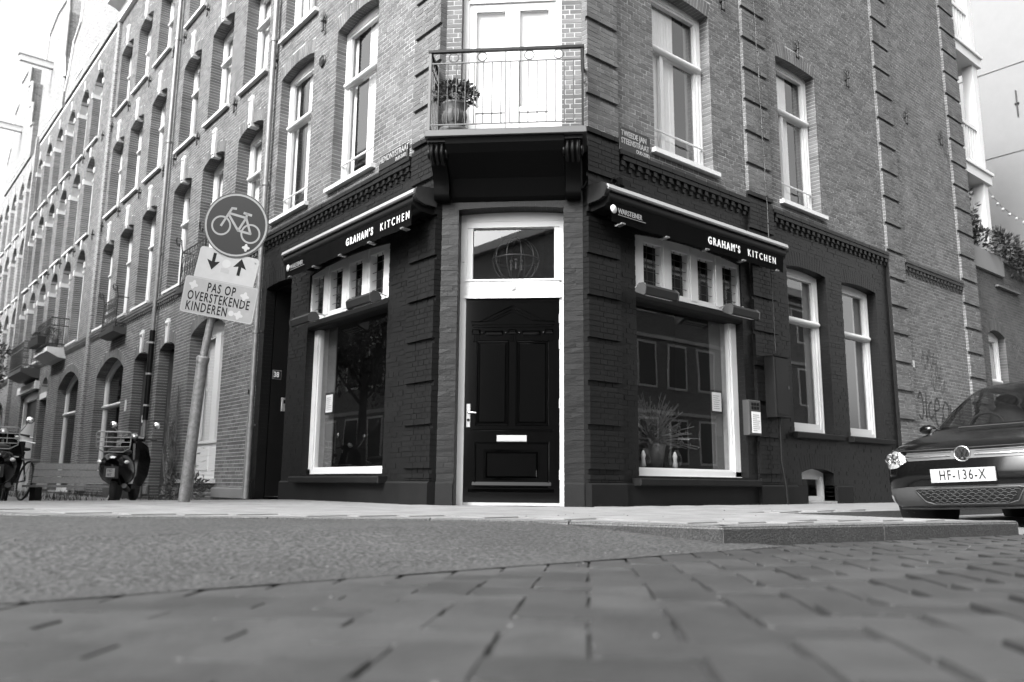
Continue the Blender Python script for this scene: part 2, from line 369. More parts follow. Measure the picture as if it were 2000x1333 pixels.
def backing(mb, s0, s1, z0, z1, ops, m, d=0.0028, reveal=0.12, mr=None):
    """mortar plane with openings, plus the reveals behind the brick ends; m may be a function of z"""
    mf = m if callable(m) else (lambda z: m); e = .007; G = .004
    xs = sorted(set([s0, s1]+[min(max(v, s0), s1) for o in ops for v in (o[0]-G, o[1]+G)]))
    zbreaks = [4.06] if callable(m) else []
    for a, b in zip(xs, xs[1:]):
        if b-a < 1e-5: continue
        mid = (a+b)/2; hs = sorted([(o[2], o[3]+o[4]+.001) for o in ops if o[0]-G < mid < o[1]+G])
        z = z0; segs = []
        for h0, h1 in hs:
            if h0 > z: segs.append((z, min(h0, z1)))
            z = max(z, h1)
        if z < z1: segs.append((z, z1))
        for p, q in segs:
            cuts = [p]+[c for c in zbreaks if p < c < q]+[q]
            for u, v in zip(cuts, cuts[1:]): mb.add([(a, d, u), (b, d, u), (b, d, v), (a, d, v)], [(0, 1, 2, 3)], mf((u+v)/2))
    for o in ops:
        o0, o1, oz, zs, rise = o[:5]
        if oz > z1: continue
        mm = mf((oz+zs)/2)
        mb.add([(o0-G, d, oz), (o0-G, reveal, oz), (o0-G, reveal, zs+G), (o0-G, d, zs+G)], [(0, 1, 2, 3)], mm)
        mb.add([(o1+G, d, oz), (o1+G, reveal, oz), (o1+G, reveal, zs+G), (o1+G, d, zs+G)], [(0, 1, 2, 3)], mm)
        mb.add([(o0, d, oz), (o1, d, oz), (o1, reveal, oz), (o0, reveal, oz)], [(0, 1, 2, 3)], mm)
        n = 14; top = zs+rise+.001
        P = [o0-G+(o1-o0+2*G)*i/n for i in range(n+1)]
        Z = [max(zs, arch_z(o, min(max(p, o0), o1)))+.004 for p in P]
        for i in range(n):
            mb.add([(P[i], d, Z[i]), (P[i+1], d, Z[i+1]), (P[i+1], d, max(top, Z[i+1])), (P[i], d, max(top, Z[i]))], [(0, 1, 2, 3)], mm)
            mb.add([(P[i], d, Z[i]), (P[i+1], d, Z[i+1]), (P[i+1], reveal, Z[i+1]), (P[i], reveal, Z[i])], [(0, 1, 2, 3)], mm)
def pilaster(W, mb, fr, s0, s1, z0, z1, proud, mfun, mortar, endL, endR, k_off=2):
    """quoined strip: 8-course blocks, one course of each set back"""
    kq = round((1.33-ZB)/CH)
    for k in range(int((z0-ZB)/CH)-1, int((z1-ZB)/CH)+1):
        a = max(ZB+k*CH, z0); b = min(ZB+(k+1)*CH, z1)
        if b-a < .02: continue
        rec = (k-kq) % 8 == 7; t = .032 if rec else 0.0; c = rng.random()*.002
        a += .0092 if not (k-kq) % 8 == 0 else 0.001
        m = mfun((a+b)/2); L = .218 if k % 2 else .109; x0 = s0; x1 = s1; x = x0; e = x0+(L if (k % 2) else L*1.5)
        while x < x1-.01:
            e2 = min(e, x1)
            if x1-e2 < .04: e2 = x1
            W.brick(fr, x+(0 if x == x0 else .004), e2-(0 if e2 == x1 else .004), -proud+t, (endL if x == x0 else .03) if e2 < x1 else max(endR, .03), a, b, m)
            x = e2; e = e2+.218*(1 if k % 2 else .5)
    # mortar body
    mb.fr = fr
    mf = mortar if callable(mortar) else (lambda z: mortar)
    cuts = [z0]+([4.2] if callable(mortar) and z0 < 4.2 < z1 else [])+[z1]
    for u, v in zip(cuts, cuts[1:]):
        dd = max(endL, endR, .02)-.004
        mb.box(s0+.004, s1-.004, -proud+.036, dd, u, v, mf((u+v)/2))
        kk = math.floor((u-ZB)/CH)-1
        while ZB+kk*CH < v:
            if (kk-kq) % 8 == 0:
                p0 = max(u, ZB+kk*CH+.004); p1 = min(v, ZB+(kk+7)*CH-.001)
                if p1 > p0: mb.box(s0+.004, s1-.004, -proud+.004, -proud+.037, p0, p1, mf((u+v)/2))
            kk += 1
def dentils(mb, s0, s1, z, m, step=0.135, d=0.0, proud=0.055):
    """projecting brick band with dentils under it"""
    n = int((s1-s0)/.22); L = (s1-s0)/n
    for i in range(n):
        mb.box(s0+i*L+.003, s0+(i+1)*L-.003, d-proud-.012+random.uniform(-.002, .002), d+.02, z-CH+.006, z, m)
        mb.box(s0+i*L+.003+.05, s0+(i+1)*L-.003+.05 if i < n-1 else s1, d-proud+random.uniform(-.002, .002), d+.02, z-2*CH+.006, z-CH, m)
    k = int((s1-s0)/step)
    for i in range(k):
        a = s0+(i+.25)*(s1-s0)/k; mb.box(a, a+.06, d-proud*.8, d+.02, z-3*CH+.004, z-2*CH, m)
        mb.box(a+.06, a+.06+.055, d-proud*.4, d+.02, z-3*CH+.004, z-2*CH, m)
        mb.box(a-.0, a+.055, d-proud*.4, d+.02, z-4*CH+.004, z-3*CH, m)
# ------------------------------------------------------------------ windows
def archpoly(s0, s1, zb, zs, rise, inset=0.0, n=12):
    """frame head: flat underside zb, curved top"""
    op = (s0, s1, 0, zs, rise); P = [(s0, zb), (s1, zb)]
    if rise < .001: return P+[(s1, zs), (s0, zs)]
    for i in range(n+1):
        s = s1-(s1-s0)*i/n; P.append((s, arch_z(op, s)))
    return P
def window(parent, fr, s0, s1, z0, zs, rise=0.0, rail=None, dep=0.13, leaf=2, curtain='side', name='window', label=None, fw_=0.085, sill='white', bar=False, mpos=None, gl='glass', keystone=None, arched_glass=False, lower_curtain=None, mullion=None):
    mb = MB(fr); D0, D1 = dep, dep+.07; a, b = s0-.01, s1+.01
    hz = zs-.04 if not arched_glass else None
    if arched_glass:
        # ring head
        op = (s0, s1, 0, zs, rise); n = 16; t = fw_
        for i in range(n):
            p0 = s0+(s1-s0)*i/n; p1 = s0+(s1-s0)*(i+1)/n; c = (s0+s1)/2; hw = (s1-s0)/2
            q0 = c+(p0-c)*(hw-t)/hw; q1 = c+(p1-c)*(hw-t)/hw
            mb.prism([(q0, arch_z(op, p0)-t), (q1, arch_z(op, p1)-t), (p1, arch_z(op, p1)+.005), (p0, arch_z(op, p0)+.005)], D0, D1, 'white')
        jt = zs+.02
    else:
        mb.prism(archpoly(a, b, zs-.05, zs, rise+.01), D0, D1, 'white'); jt = zs-.05
        mb.box(s0+fw_, s1-fw_, D0+.012, D1, zs-.085, zs-.05, 'white')
    mb.box(a, s0+fw_, D0, D1, z0, jt, 'white'); mb.box(s1-fw_, b, D0, D1, z0, jt, 'white')
    mb.box(s0+fw_, s1-fw_, D0, D1, z0, z0+.07, 'white'); mb.box(s0+.02, s0+.035, D0-.006, D0, z0, jt, 'white'); mb.box(s1-.035, s1-.02, D0-.006, D0, z0, jt, 'white')
    gz = []
    x0, x1 = s0+fw_, s1-fw_
    if rail:
        poly = [(D0-.045+.03*(1-math.cos(t)), rail+.038*math.sin(t)) for t in [R(x) for x in (-90, -60, -30, 0, 30, 60, 90)]]
        poly = [(D0+.02, rail-.042)]+[(D0-.05*math.cos(R(t)), rail+.042*math.sin(R(t))) for t in (-75, -45, -15, 15, 45, 75)]+[(D0+.02, rail+.042)]
        mb.prism_s(poly, s0+.05, s1-.05, 'white', True)
        mb.box(x0, x1, D0+.012, D1-.01, rail-.05, rail+.045, 'white')
        # upper sash stiles
        t = .028; mb.box(x0, x0+t, D0+.02, D1-.012, rail, jt-.0, 'white'); mb.box(x1-t, x1, D0+.02, D1-.012, rail, jt, 'white')
        # lower sash
        t = .045; z1_ = rail-.04; mb.box(x0, x0+t, D0+.014, D1-.012, z0+.07, z1_, 'white'); mb.box(x1-t, x1, D0+.014, D1-.012, z0+.07, z1_, 'white'); mb.box(x0+t, x1-t, D0+.014, D1-.012, z0+.07, z0+.14, 'white')
        if leaf == 2:
            c = mpos or (s0+s1)/2; mb.box(c-.03, c+.03, D0+.01, D1-.013, z0+.14, z1_, 'white')
    elif mullion:
        for c in mullion: mb.box(c-.035, c+.035, D0+.005, D1-.01, z0+.07, jt, 'white')
    if bar: mb.tube([(s0+.06, D0-.03, z0+.33), (s1-.06, D0-.03, z0+.33)], .014, 'white', 6); mb.tube([(s0+.06, D0-.03, z0+.33), (s0+.05, D0, z0+.33)], .012, 'white', 6); mb.tube([(s1-.06, D0-.03, z0+.33), (s1-.05, D0, z0+.33)], .012, 'white', 6)
    w_ = mb.build(name, parent, label=label)
    g = MB(fr); GZ = D0+.045
    def pane(a0, a1, u0, u1, top=None):
        p = MB(fr)
        if top: p.add([(q, GZ, zz) for q, zz in top], [tuple(range(len(top)))], gl)
        else:
            ti = [random.uniform(-.0025, .0025) for _ in range(3)]
            p.add([(a0, GZ+ti[0], u0), (a1, GZ+ti[1], u0), (a1, GZ+ti[2], u1), (a0, GZ+ti[0]+ti[2]-ti[1], u1)], [(0, 1, 2, 3)], gl)
        p.build('pane', w_)
    if arched_glass:
        op = (s0, s1, 0, zs, rise); n = 14
        P = [(x0-.01, rail or z0+.06), (x1+.01, rail or z0+.06)]+[(x1+.01-(x1-x0+.02)*i/n, arch_z(op, x1-(x1-x0)*i/n)-.05) for i in range(n+1)]
        pane(0, 0, 0, 0, P)
        if rail: pane(x0-.01, x1+.01, z0+.06, rail)
    elif rail:
        pane(x0-.01, x1+.01, rail, zs-.05)
        if leaf == 2: c = mpos or (s0+s1)/2; pane(x0, c, z0+.1, rail); pane(c, x1, z0+.1, rail)
        else: pane(x0, x1, z0+.1, rail)
    else: pane(x0-.01, x1+.01, z0+.06, zs-.05)
    if sill:
        mm = 'white' if sill == 'white' else sill; sb = MB(fr); sb.prism_s([(-.07, z0-.075), (-.07, z0-.02), (dep+.02, z0+.005), (dep+.02, z0-.075)], s0-.07, s1+.07, mm); sb.build('sill', w_)
    if curtain:
        cb = MB(fr); n = 18; top = zs+rise*.5; CD = D1+.04
        def cloth(p, q, zb, zt, m, amp=.02, fr_=9):
            k = max(6, int((q-p)/.02)); vs = []; 
            for i in range(k+1):
                s = p+(q-p)*i/k; vs += [(s, CD+amp*math.sin(i*2.2+p*7)+amp*.5*math.sin(i*.9), zb), (s, CD+amp*.5*math.sin(i*2.2+p*7), zt)]
            cb.add(vs, [(2*i, 2*i+2, 2*i+3, 2*i+1) for i in range(k)], m, True)
        wd = s1-s0
        if curtain == 'side': cloth(s0, s0+wd*.26, z0, top, 'curtain'); cloth(s1-wd*.26, s1, z0, top, 'curtain')
        elif curtain == 'sky_netR': cloth(s0, s0+wd*.62, z0, top, 'curtain', .012); cloth(s1-wd*.2, s1, z0, top, 'curtain_grey')  # wide white cloth stands in for bright sky mirrored in the pane
        elif curtain == 'sky_netL': cloth(s0+wd*.42, s1, z0, top, 'curtain', .012); cloth(s0, s0+wd*.16, z0, top, 'curtain')  # broad white cloth again plays the reflected sky, on the other side
        elif curtain == 'full': cloth(s0, s1, z0, top, 'curtain')
        elif curtain == 'greyside': cloth(s1-wd*.26, s1, z0, top, 'curtain_grey'); cloth(s0, s0+wd*.42, (rail or z0)+.02, top, 'curtain_grey')
        elif curtain == 'blind': cloth(s0, s1, zs-.5, top, 'curtain', .002)
        elif curtain == 'half': cloth(s0, s1, z0, (rail or (z0+zs)/2), 'curtain', .015)
        cb.build('curtain', w_)
    if keystone:
        zk0, zk1 = keystone; c = (s0+s1)/2; kb = MB(fr)
        kb.prism([(c-.06, zk0), (c+.06, zk0), (c+.08, zk1-.06), (c+.05, zk1), (c-.05, zk1), (c-.08, zk1-.06)], -.03, .12, 'stone_white')
        kb.box(c-.04, c+.04, -.05, -.03, zk0+.05, zk1-.12, 'stone_white'); kb.ball((c, -.035, zk1-.09), (.05, .04, .045), 'stone_white', 8); kb.build('keystone', w_)
    return w_
def anchor(parent, fr, s, z, h=0.3, name='wall_anchor'):
    mb = MB(fr); d = -.045
    mb.tube([(s, d, z-h/2), (s, d-.01, z), (s, d, z+h/2)], .016, 'iron', 6)
    for k in (-1, 1):
        mb.tube([(s, d-.01, z+.02), (s+k*.035, d, z+.06), (s+k*.045, d, z+.11), (s+k*.02, d, z+.13), (s+k*.012, d, z+.10)], .011, 'iron', 5)
        mb.tube([(s, d, z-h/2+.02), (s+k*.03, d, z-h/2-.01), (s+k*.035, d, z-h/2+.03)], .010, 'iron', 5)
    mb.box(s-.02, s+.02, d, .01, z-.02, z+.02, 'iron'); mb.ball((s, d-.015, z), .024, 'iron', 8)
    return mb.build(name, parent)
# ================================================================== GROUND
def poly_sheet(name, pts, m, kind='structure', sub=0):
    mb = MB(); mb.add(pts, [tuple(range(len(pts)))], m); return mb.build(name, kind=kind)
ground = poly_sheet('ground', [(-300, -300, -.17), (300, -300, -.17), (300, 300, -.17), (-300, 300, -.17)], 'asphalt')
def pz(x, y):            # pavement height: falls slightly up the side street
    t = min(max((y-4.0)/5.0, 0), 1); t = t*t*(3-2*t); return -.12*t
KERB = [(-4.9, 60), (-4.6, 9), (-4.4, 4), (-4.25, 1.2), (-4.06, .25), (-3.53, -.5), (-2.8, -1.1), (-2.0, -1.75), (-1.45, -2.45), (-1.12, -3.34), (0.1, -3.65), (1.36, -3.97)]
inner = [(1.36, -2.2), (26, -2.2), (26, 0), (12, .4), (1.3, .25), (.75, .75), (.25, 1.3), (.6, 60)]
mb = MB()
rows = 90
def kerb_x(y):
    for (x0, y0), (x1, y1) in zip(KERB, KERB[1:]):
        if y1 <= y <= y0: return x0+(x1-x0)*(y-y0)/(y1-y0)
    return KERB[-1][0]
ys = [60-i*2 for i in range(22)]+[16-i*.5 for i in range(33)]
for a, b in zip(ys, ys[1:]):
    xa, xb = kerb_x(a), kerb_x(b)
    mb.add([(xa, a, pz(0, a)), (xb, b, pz(0, b)), (.6, b, pz(0, b)), (.6, a, pz(0, a))], [(0, 1, 2, 3)], 'pavement')
low = [p for p in KERB if p[1] < 0]
mb.add([(kerb_x(0), 0, 0)]+[(x, y, 0) for x, y in low]+[(1.36, -2.2, 0), (26, -2.2, 0), (26, .3, 0), (.6, .3, 0), (.6, 0, 0)], [tuple(range(len(low)+6))], 'pavement')
# outer face of the build-out end, toward the parking bay
mb.add([(1.36, -3.97, 0), (1.36, -2.2, 0), (1.36, -2.2, -.17), (1.36, -3.97, -.17)], [(0, 1, 2, 3)], 'kerb')
mb.add([(1.36, -2.2, 0), (26, -2.2, 0), (26, -2.2, -.17), (1.36, -2.2, -.17)], [(0, 1, 2, 3)], 'kerb')
pavement = mb.build('pavement', kind='structure')
# flagstones near the corner
tile_me = []
for v in range(3):
    t = bmesh.new(); bmesh.ops.create_cube(t, size=1)
    for q in t.verts: q.co.x *= .294; q.co.y *= .294; q.co.z *= .012
    bmesh.ops.bevel(t, geom=[e for e in t.edges if e.verts[0].co.z > 0 and e.verts[1].co.z > 0], offset=.004, segments=1)
    me = bpy.data.meshes.new('paving_tile'); t.to_mesh(me); t.free(); me.materials.append(M['pavement'])
    at = me.attributes.new('tone', 'FLOAT', 'FACE'); at.data.foreach_set('value', [v/2]*len(me.polygons)); tile_me.append(me)
def inside(x, y, P):
    c = False
    for i in range(len(P)):
        (x0, y0), (x1, y1) = P[i], P[i-1]
        if (y0 > y) != (y1 > y) and x < (x1-x0)*(y-y0)/(y1-y0)+x0: c = not c
    return c
PAVE = [(-4.2, 3.4)]+[(x+.17, y+.12) for x, y in KERB[3:]][:-1]+[(1.2, -3.75), (1.2, -2.2), (3.2, -2.2), (3.2, -.1), (1.2, -.1), (-.1, 1.2), (-.1, 3.4)]
cand = []
for i in range(-20, 16):
    for j in range(-16, 14):
        x = i*.3+.05; y = j*.3+(i % 2)*.15
        if all(inside(x+a, y+b, PAVE) for a in (-.15, .15) for b in (-.15, .15)): cand.append((x, y))
cand.sort(key=lambda p: (p[0]-CAM.x)**2+(p[1]-CAM.y)**2)
for x, y in cand[:298]:
    o = bpy.data.objects.new('paving_tile', random.choice(tile_me)); COL.objects.link(o); o.parent = pavement
    o.location = (x, y, .0012+random.uniform(0, .0006)); o.rotation_euler = (random.uniform(-.001, .001), random.uniform(-.001, .001), random.uniform(-.006, .006))
# kerb stones
def along(P, L):
    out = []; 
    for (x0, y0), (x1, y1) in zip(P, P[1:]):
        d = math.hypot(x1-x0, y1-y0); n = max(1, round(d/L))
        for i in range(n): out.append(((x0+(x1-x0)*i/n, y0+(y1-y0)*i/n), (x0+(x1-x0)*(i+1)/n, y0+(y1-y0)*(i+1)/n)))
    return out
for (a, b) in along([p for p in KERB if p[1] < 12], .95):
    A = Vector(a); B = Vector(b); t = (B-A).normalized(); n = Vector((-t.y, t.x)); g = .004
    if n.x+n.y < 0: n = -n
    if n.dot(Vector((1, 1)) if a[1] > -3 else Vector((0, 1))) < 0: n = -n
    A2 = A+t*g; B2 = B-t*g; z1 = pz(0, max(a[1], b[1]))+.006; q = .018
    mb = MB(); V_ = []
    for p in (A2, B2):
        V_ += [(p.x, p.y, -.17), (p.x, p.y, z1-q), (p.x+n.x*q*.3, p.y+n.y*q*.3, z1-q*.35), (p.x+n.x*q, p.y+n.y*q, z1), (p.x+n.x*.14, p.y+n.y*.14, z1), (p.x+n.x*.14, p.y+n.y*.14, -.17)]
    mb.add(V_, [(i, i+1, i+7, i+6) for i in range(1, 5)]+[(5, 4, 3, 2, 1, 0), (6, 7, 8, 9, 10, 11)], 'kerb'); mb.add(V_, [(0, 1, 7, 6)], 'kerb_face_shade' if a[1] < -2.4 else 'kerb'); mb.build('kerb_stone', pavement)  # front faces at the street end take the tone with painted shade
# asphalt ramp and carriageway of the side street
def az(x, y):
    t = min(max((-2.3-y)/1.15, 0), 1); z = -.006-.091*t
    if y > 3: z -= .11*min((y-3)/5, 1)
    return z
mb = MB(); nx, ny = 60, 40
gx = np.linspace(-14, -.9, nx+1); gy = np.concatenate([np.linspace(-3.60, 1, 26), np.linspace(1.3, 60, 15)]); ny = len(gy)-1
vs = [(x, y, az(x, y)) for y in gy for x in gx]
mb.add(vs, [(j*(nx+1)+i, j*(nx+1)+i+1, (j+1)*(nx+1)+i+1, (j+1)*(nx+1)+i) for j in range(ny) for i in range(nx) if gx[i+1] < kerb_x(gy[j])+.6], 'asphalt')
mb.build('asphalt_street', kind='structure')
# brick-paved main street
def rz(x, y):
    z = -.105+.04*min(max(-3.55-y, 0), 3.2)-.02*max(-6.75-y, 0)
    return z
mb = MB(); gx = np.linspace(-20, 30, 51); gy = np.linspace(-13, -2.6, 53)
vs = [(x, y, rz(x, y)-.011) for y in gy for x in gx]
mb.add(vs, [(j*51+i, j*51+i+1, (j+1)*51+i+1, (j+1)*51+i) for j in range(52) for i in range(50)], 'joint')
road = mb.build('brick_road', kind='structure')
# herringbone clinkers at 45 degrees
W_ = .165; cells = []
c45 = math.sqrt(.5)
def ab(a, b): return (c45*(a+b), c45*(a-b))
for i in range(-160, 120):
    for j in range(-80, 120):
        k = (i-j) % 4
        if k == 0: a, b, rot = (i+1)*W_, (j+.5)*W_, 0
        elif k == 3: a, b, rot = (i+.5)*W_, (j+1)*W_, 1
        else: continue
        x, y = ab(a, b)
        if -3.0 < y or y < -9.5 or x < -7.5 or x > 7: continue
        if y > -3.50 and not (x > -1.3 and y < -3.35-(x+1.12)*.254): continue
        if x > -1.2 and y > -3.30-(max(x, -1.12)+1.12)*.254 and x < 1.45: continue
        if x >= 1.4 and y > -4.25: continue
        dx, dy = x-CAM.x, y-CAM.y; f = dx*math.cos(yaw)+dy*math.sin(yaw); l = -dx*math.sin(yaw)+dy*math.cos(yaw)
        if f < .25 or abs(l) > f*1.05+1.2 or f > 8: continue
        cells.append((f, x, y, rot, l))
cells.sort()
pav_me = []
for v in range(4):
    t = bmesh.new(); bmesh.ops.create_cube(t, size=1)
    for q in t.verts:
        q.co.x *= 2*W_-.012; q.co.y *= W_-.012; q.co.z *= .06
        q.co.x += random.uniform(-.003, .003); q.co.y += random.uniform(-.003, .003)
    bmesh.ops.bevel(t, geom=[e for e in t.edges if e.verts[0].co.z > 0 and e.verts[1].co.z > 0], offset=.013, segments=2, profile=.6)
    me = bpy.data.meshes.new('paver'); t.to_mesh(me); t.free(); me.materials.append(M['paver'])
    at = me.attributes.new('tone', 'FLOAT', 'FACE'); at.data.foreach_set('value', [v/3]*len(me.polygons)); pav_me.append(me)
nsing = 0; rest = []
for f, x, y, rot, l in cells:
    z = rz(x, y)-.03+random.uniform(-.0015, .0015); th = (math.pi/4 if rot == 0 else -math.pi/4)+random.uniform(-.02, .02)
    if nsing < 298 and abs(l) < f*.68+.15 and f > .75:
        o = bpy.data.objects.new('paver', random.choice(pav_me)); COL.objects.link(o); o.parent = road; o.location = (x+random.uniform(-.002, .002), y, z)
        o.rotation_euler = (random.uniform(-.006, .006), random.uniform(-.006, .006), th); nsing += 1
    else: rest.append((x, y, z, th))
V = []; F = []; T = []
base = [(np.array([v.co[:] for v in m.vertices]), [tuple(p.vertices) for p in m.polygons]) for m in pav_me]
vc = 0
for x, y, z, th in rest:
    bv, bf = base[random.randrange(4)]; c, s = math.cos(th), math.sin(th); a = random.uniform(-.006, .006)
    q = np.stack([x+bv[:, 0]*c-bv[:, 1]*s, y+bv[:, 0]*s+bv[:, 1]*c, z+bv[:, 2]+bv[:, 0]*a], 1); V.append(q); tv = random.random()
    F += [tuple(vc+i for i in f) for f in bf]; T += [tv]*len(bf); vc += len(bv)
me = bpy.data.meshes.new('pavers'); me.from_pydata(np.concatenate(V).tolist(), [], F); me.materials.append(M['paver'])
at = me.attributes.new('tone', 'FLOAT', 'FACE'); at.data.foreach_set('value', T)
link('paver_field', me, road, kind='stuff')
# parking bay
mb = MB(); gx = [1.37, 26]
mb.add([(1.37, -4.15, -.09), (26, -4.15, -.09), (26, -2.201, -.07), (1.37, -2.201, -.07)], [(0, 1, 2, 3)], 'bay'); mb.build('parking_bay', kind='structure')
# grit and small litter
mb = MB()
for i in range(130):
    x = random.uniform(-5, 2.5); y = random.uniform(-5.6, -1.5) if i % 3 else random.uniform(-3.6, -3.3)
    if y > -3.55: z = az(x, y) if x < -1.6 else 0.008
    else: z = rz(x, y)
    if x > -1.5 and -4.2 < y < -3.3: continue
    r = random.uniform(.002, .006); mb.ball((x, y, z+r*.4), (r*random.uniform(.7, 1.6), r, r*.6), random.choice(['pavement', 'kerb', 'kerb']), 5)
for x, y, r in ((-4.36, -5.245, .0038), (-3.84, -5.175, .0034)): mb.ball((x, y, rz(x, y)+r*.6), (r*1.3, r, r*.7), 'pavement', 8)
mb.build('grit', kind='stuff')

# ================================================================== CORNER BUILDING
cb = thing('corner_building', 'corner brick building with black painted ground floor, white windows and a chamfered doorway', 'building', (0, 0, 0))
W = Wall(); K = MB(); PZ = 4.06
K2 = {}
def mort(z): return 'paint_black' if z < PZ else 'mortar'
def bm_(z): return 'paint_black' if z < PZ else 'brick'
RV = .15
TOP = 10.5
# --- right facade
opsR = [(1.97, 4.05, .32, 3.12, .06, 0.21), (5.16, 6.21, .98, 3.32, .04), (6.67, 7.74, .98, 3.32, .04), (5.28, 6.12, -.02, .42, .06),
        (2.36, 3.53, 4.29, 6.50, .035), (5.14, 6.21, 4.29, 6.53, .03), (2.36, 3.53, 7.38, 9.45, .10)]
opsL_y = [(2.2, 4.35, .34, 3.12, .06), (4.95, 5.86, -.02, 3.2, .03), (2.70, 3.86, 4.29, 6.66, .08), (4.60, 5.76, 4.29, 6.66, .08), (2.70, 3.86, 7.38, 9.5, .11), (4.60, 5.76, 7.38, 9.5, .11)]
opsL = [(-b, -a, c, d, e) for a, b, c, d, e in opsL_y]
PIL_R = [(1.157, 1.665), (4.25, 4.82), (8.19, 8.76), (11.13, 11.8)]
def mR(z): return 'paint_black' if z < PZ else 'brick'
# right wall split at the third pilaster: black on its left only
W.courses(FR, 1.665, 8.20, 0.0, TOP, opsR, mR, 0, RV, skip=None)
W.courses(FR, 8.75, 11.14, 0.0, TOP, [], lambda z: 'brick', 0, RV)
W.courses(FL, -6.05, -1.70, 0.0, TOP, opsL, mR, 0, RV)
opsC = [(-.60, .575, -.02, 3.27, .025), (-.61, .56, 3.98, 6.55, .08), (-.61, .56, 7.4, 9.5, .08)]
mC = lambda z: 'paint_black' if z < 3.98 else 'brick'
W.courses(FC, -.79, .79, 0.0, TOP, opsC, mC, 0, .2, ends=(.03, .03))
b = MB(FR); backing(b, 1.16, 8.3, 0, TOP, opsR, mort, reveal=RV); backing(b, 8.3, 11.8, 0, TOP, [], 'mortar', reveal=RV)
b.fr = FL; backing(b, -6.05, -1.16, 0, TOP, opsL, mort, reveal=RV)
b.fr = FC; backing(b, -.79, .79, 0, TOP, opsC, lambda z: 'paint_black' if z < 4.02 else 'mortar', reveal=.2)
# ends of the two corner pilasters
def pm(z): return 'paint_black' if z < 4.2 else 'brick'
def pmort(z): return 'paint_black' if z < 4.2 else 'mortar'
pilaster(W, b, FR, 1.157, 1.665, .25, TOP, .05, pm, pmort, .045, .02)
pilaster(W, b, FR, 4.25, 4.82, .25, TOP, .05, pm, pmort, .02, .02)
pilaster(W, b, FR, 8.19, 8.76, 0, TOP, .05, lambda z: 'brick', 'mortar', .02, .02)
pilaster(W, b, FR, 11.13, 11.8, 0, TOP, .05, lambda z: 'brick', 'mortar', .02, .3)
pilaster(W, b, FL, -1.70, -1.157, .25, TOP, .05, pm, pmort, .02, .045)
b.fr = WORLD
b.build('mortar_bed', cb)
# black paint carried round the side of the third pilaster
mb = MB(FR); mb.box(8.150, 8.188, -.046, .0, 0, 4.0, 'paint_black'); mb.build('painted_edge', cb)
W.build(cb, 298)
# upper storeys above the brick detail, roof, rear walls and dark inside
mb = MB(FR); mb.prism_z([(0, 1.16), (1.16, 0), (11.8, 0), (11.8, 6.05), (0, 6.05)], TOP, 13.2, 'brick'); mb.build('upper_wall', cb)
mb = MB(FR); mb.prism_z([(-.35, 1.0), (1.0, -.35), (12, -.35), (12, 6.05), (-.35, 6.05)], 13.2, 13.6, 'white'); mb.build('roof_cornice', cb)
mb = MB(); mb.box(11.5, 11.78, .25, 6.0, 0, TOP, 'render_grey'); mb.box(.9, 11.5, 5.9, 6.04, 0, TOP, 'render_grey'); mb.build('rear_wall', cb)
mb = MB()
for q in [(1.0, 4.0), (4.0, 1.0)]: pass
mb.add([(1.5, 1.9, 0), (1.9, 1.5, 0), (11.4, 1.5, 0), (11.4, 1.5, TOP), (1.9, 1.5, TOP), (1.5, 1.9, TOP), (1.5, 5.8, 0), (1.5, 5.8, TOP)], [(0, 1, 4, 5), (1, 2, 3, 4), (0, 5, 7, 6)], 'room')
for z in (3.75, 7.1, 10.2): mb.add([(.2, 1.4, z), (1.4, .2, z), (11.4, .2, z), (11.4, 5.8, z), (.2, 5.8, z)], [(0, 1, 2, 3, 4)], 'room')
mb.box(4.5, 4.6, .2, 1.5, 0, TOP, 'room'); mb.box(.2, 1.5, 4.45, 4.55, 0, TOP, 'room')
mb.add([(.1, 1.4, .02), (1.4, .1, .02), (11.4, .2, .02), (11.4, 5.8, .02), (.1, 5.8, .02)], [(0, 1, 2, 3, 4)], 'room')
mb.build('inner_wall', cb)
# plinths
def plinth(mb, fr, s0, s1, pr, z1=.25, m='paint_plinth', back=.03):
    mb.prism_s([(-pr, -.02), (-pr, z1-.02), (-pr+.02, z1), (back, z1), (back, -.02)], s0, s1, m)
for fr, a, b_, pr, bk_ in ((FR, 1.7, 4.2, .03, .03), (FR, 1.150, 1.7, .075, .03), (FR, 4.2, 5.05, .085, .03), (FR, 6.12, 6.55, .05, .15), (FL, -4.95, -1.70, .03, .03), (FL, -1.70, -1.150, .075, .03), (FL, -6.05, -5.88, .05, .03), (FC, -.79, -.605, .03, .17), (FC, .58, .79, .03, .17)):
    mb = MB(fr); plinth(mb, fr, a, b_, pr, back=bk_); mb.build('plinth', cb)
mb = MB(FR); mb.box(5.052, 5.278, -.083, .15, 0, .248, 'paint_plinth'); mb.build('plinth', cb)
# dentil bands
for fr, a, b_, mm in ((FR, 1.68, 4.24, 'paint_black'), (FR, 4.83, 8.18, 'paint_black'), (FR, 8.77, 11.12, 'brick_dark'), (FL, -6.0, -1.72, 'paint_black')):
    mb = MB(fr); dentils(mb, a, b_, PZ+.01, mm); mb.build('dentil_course', cb, kind='stuff')
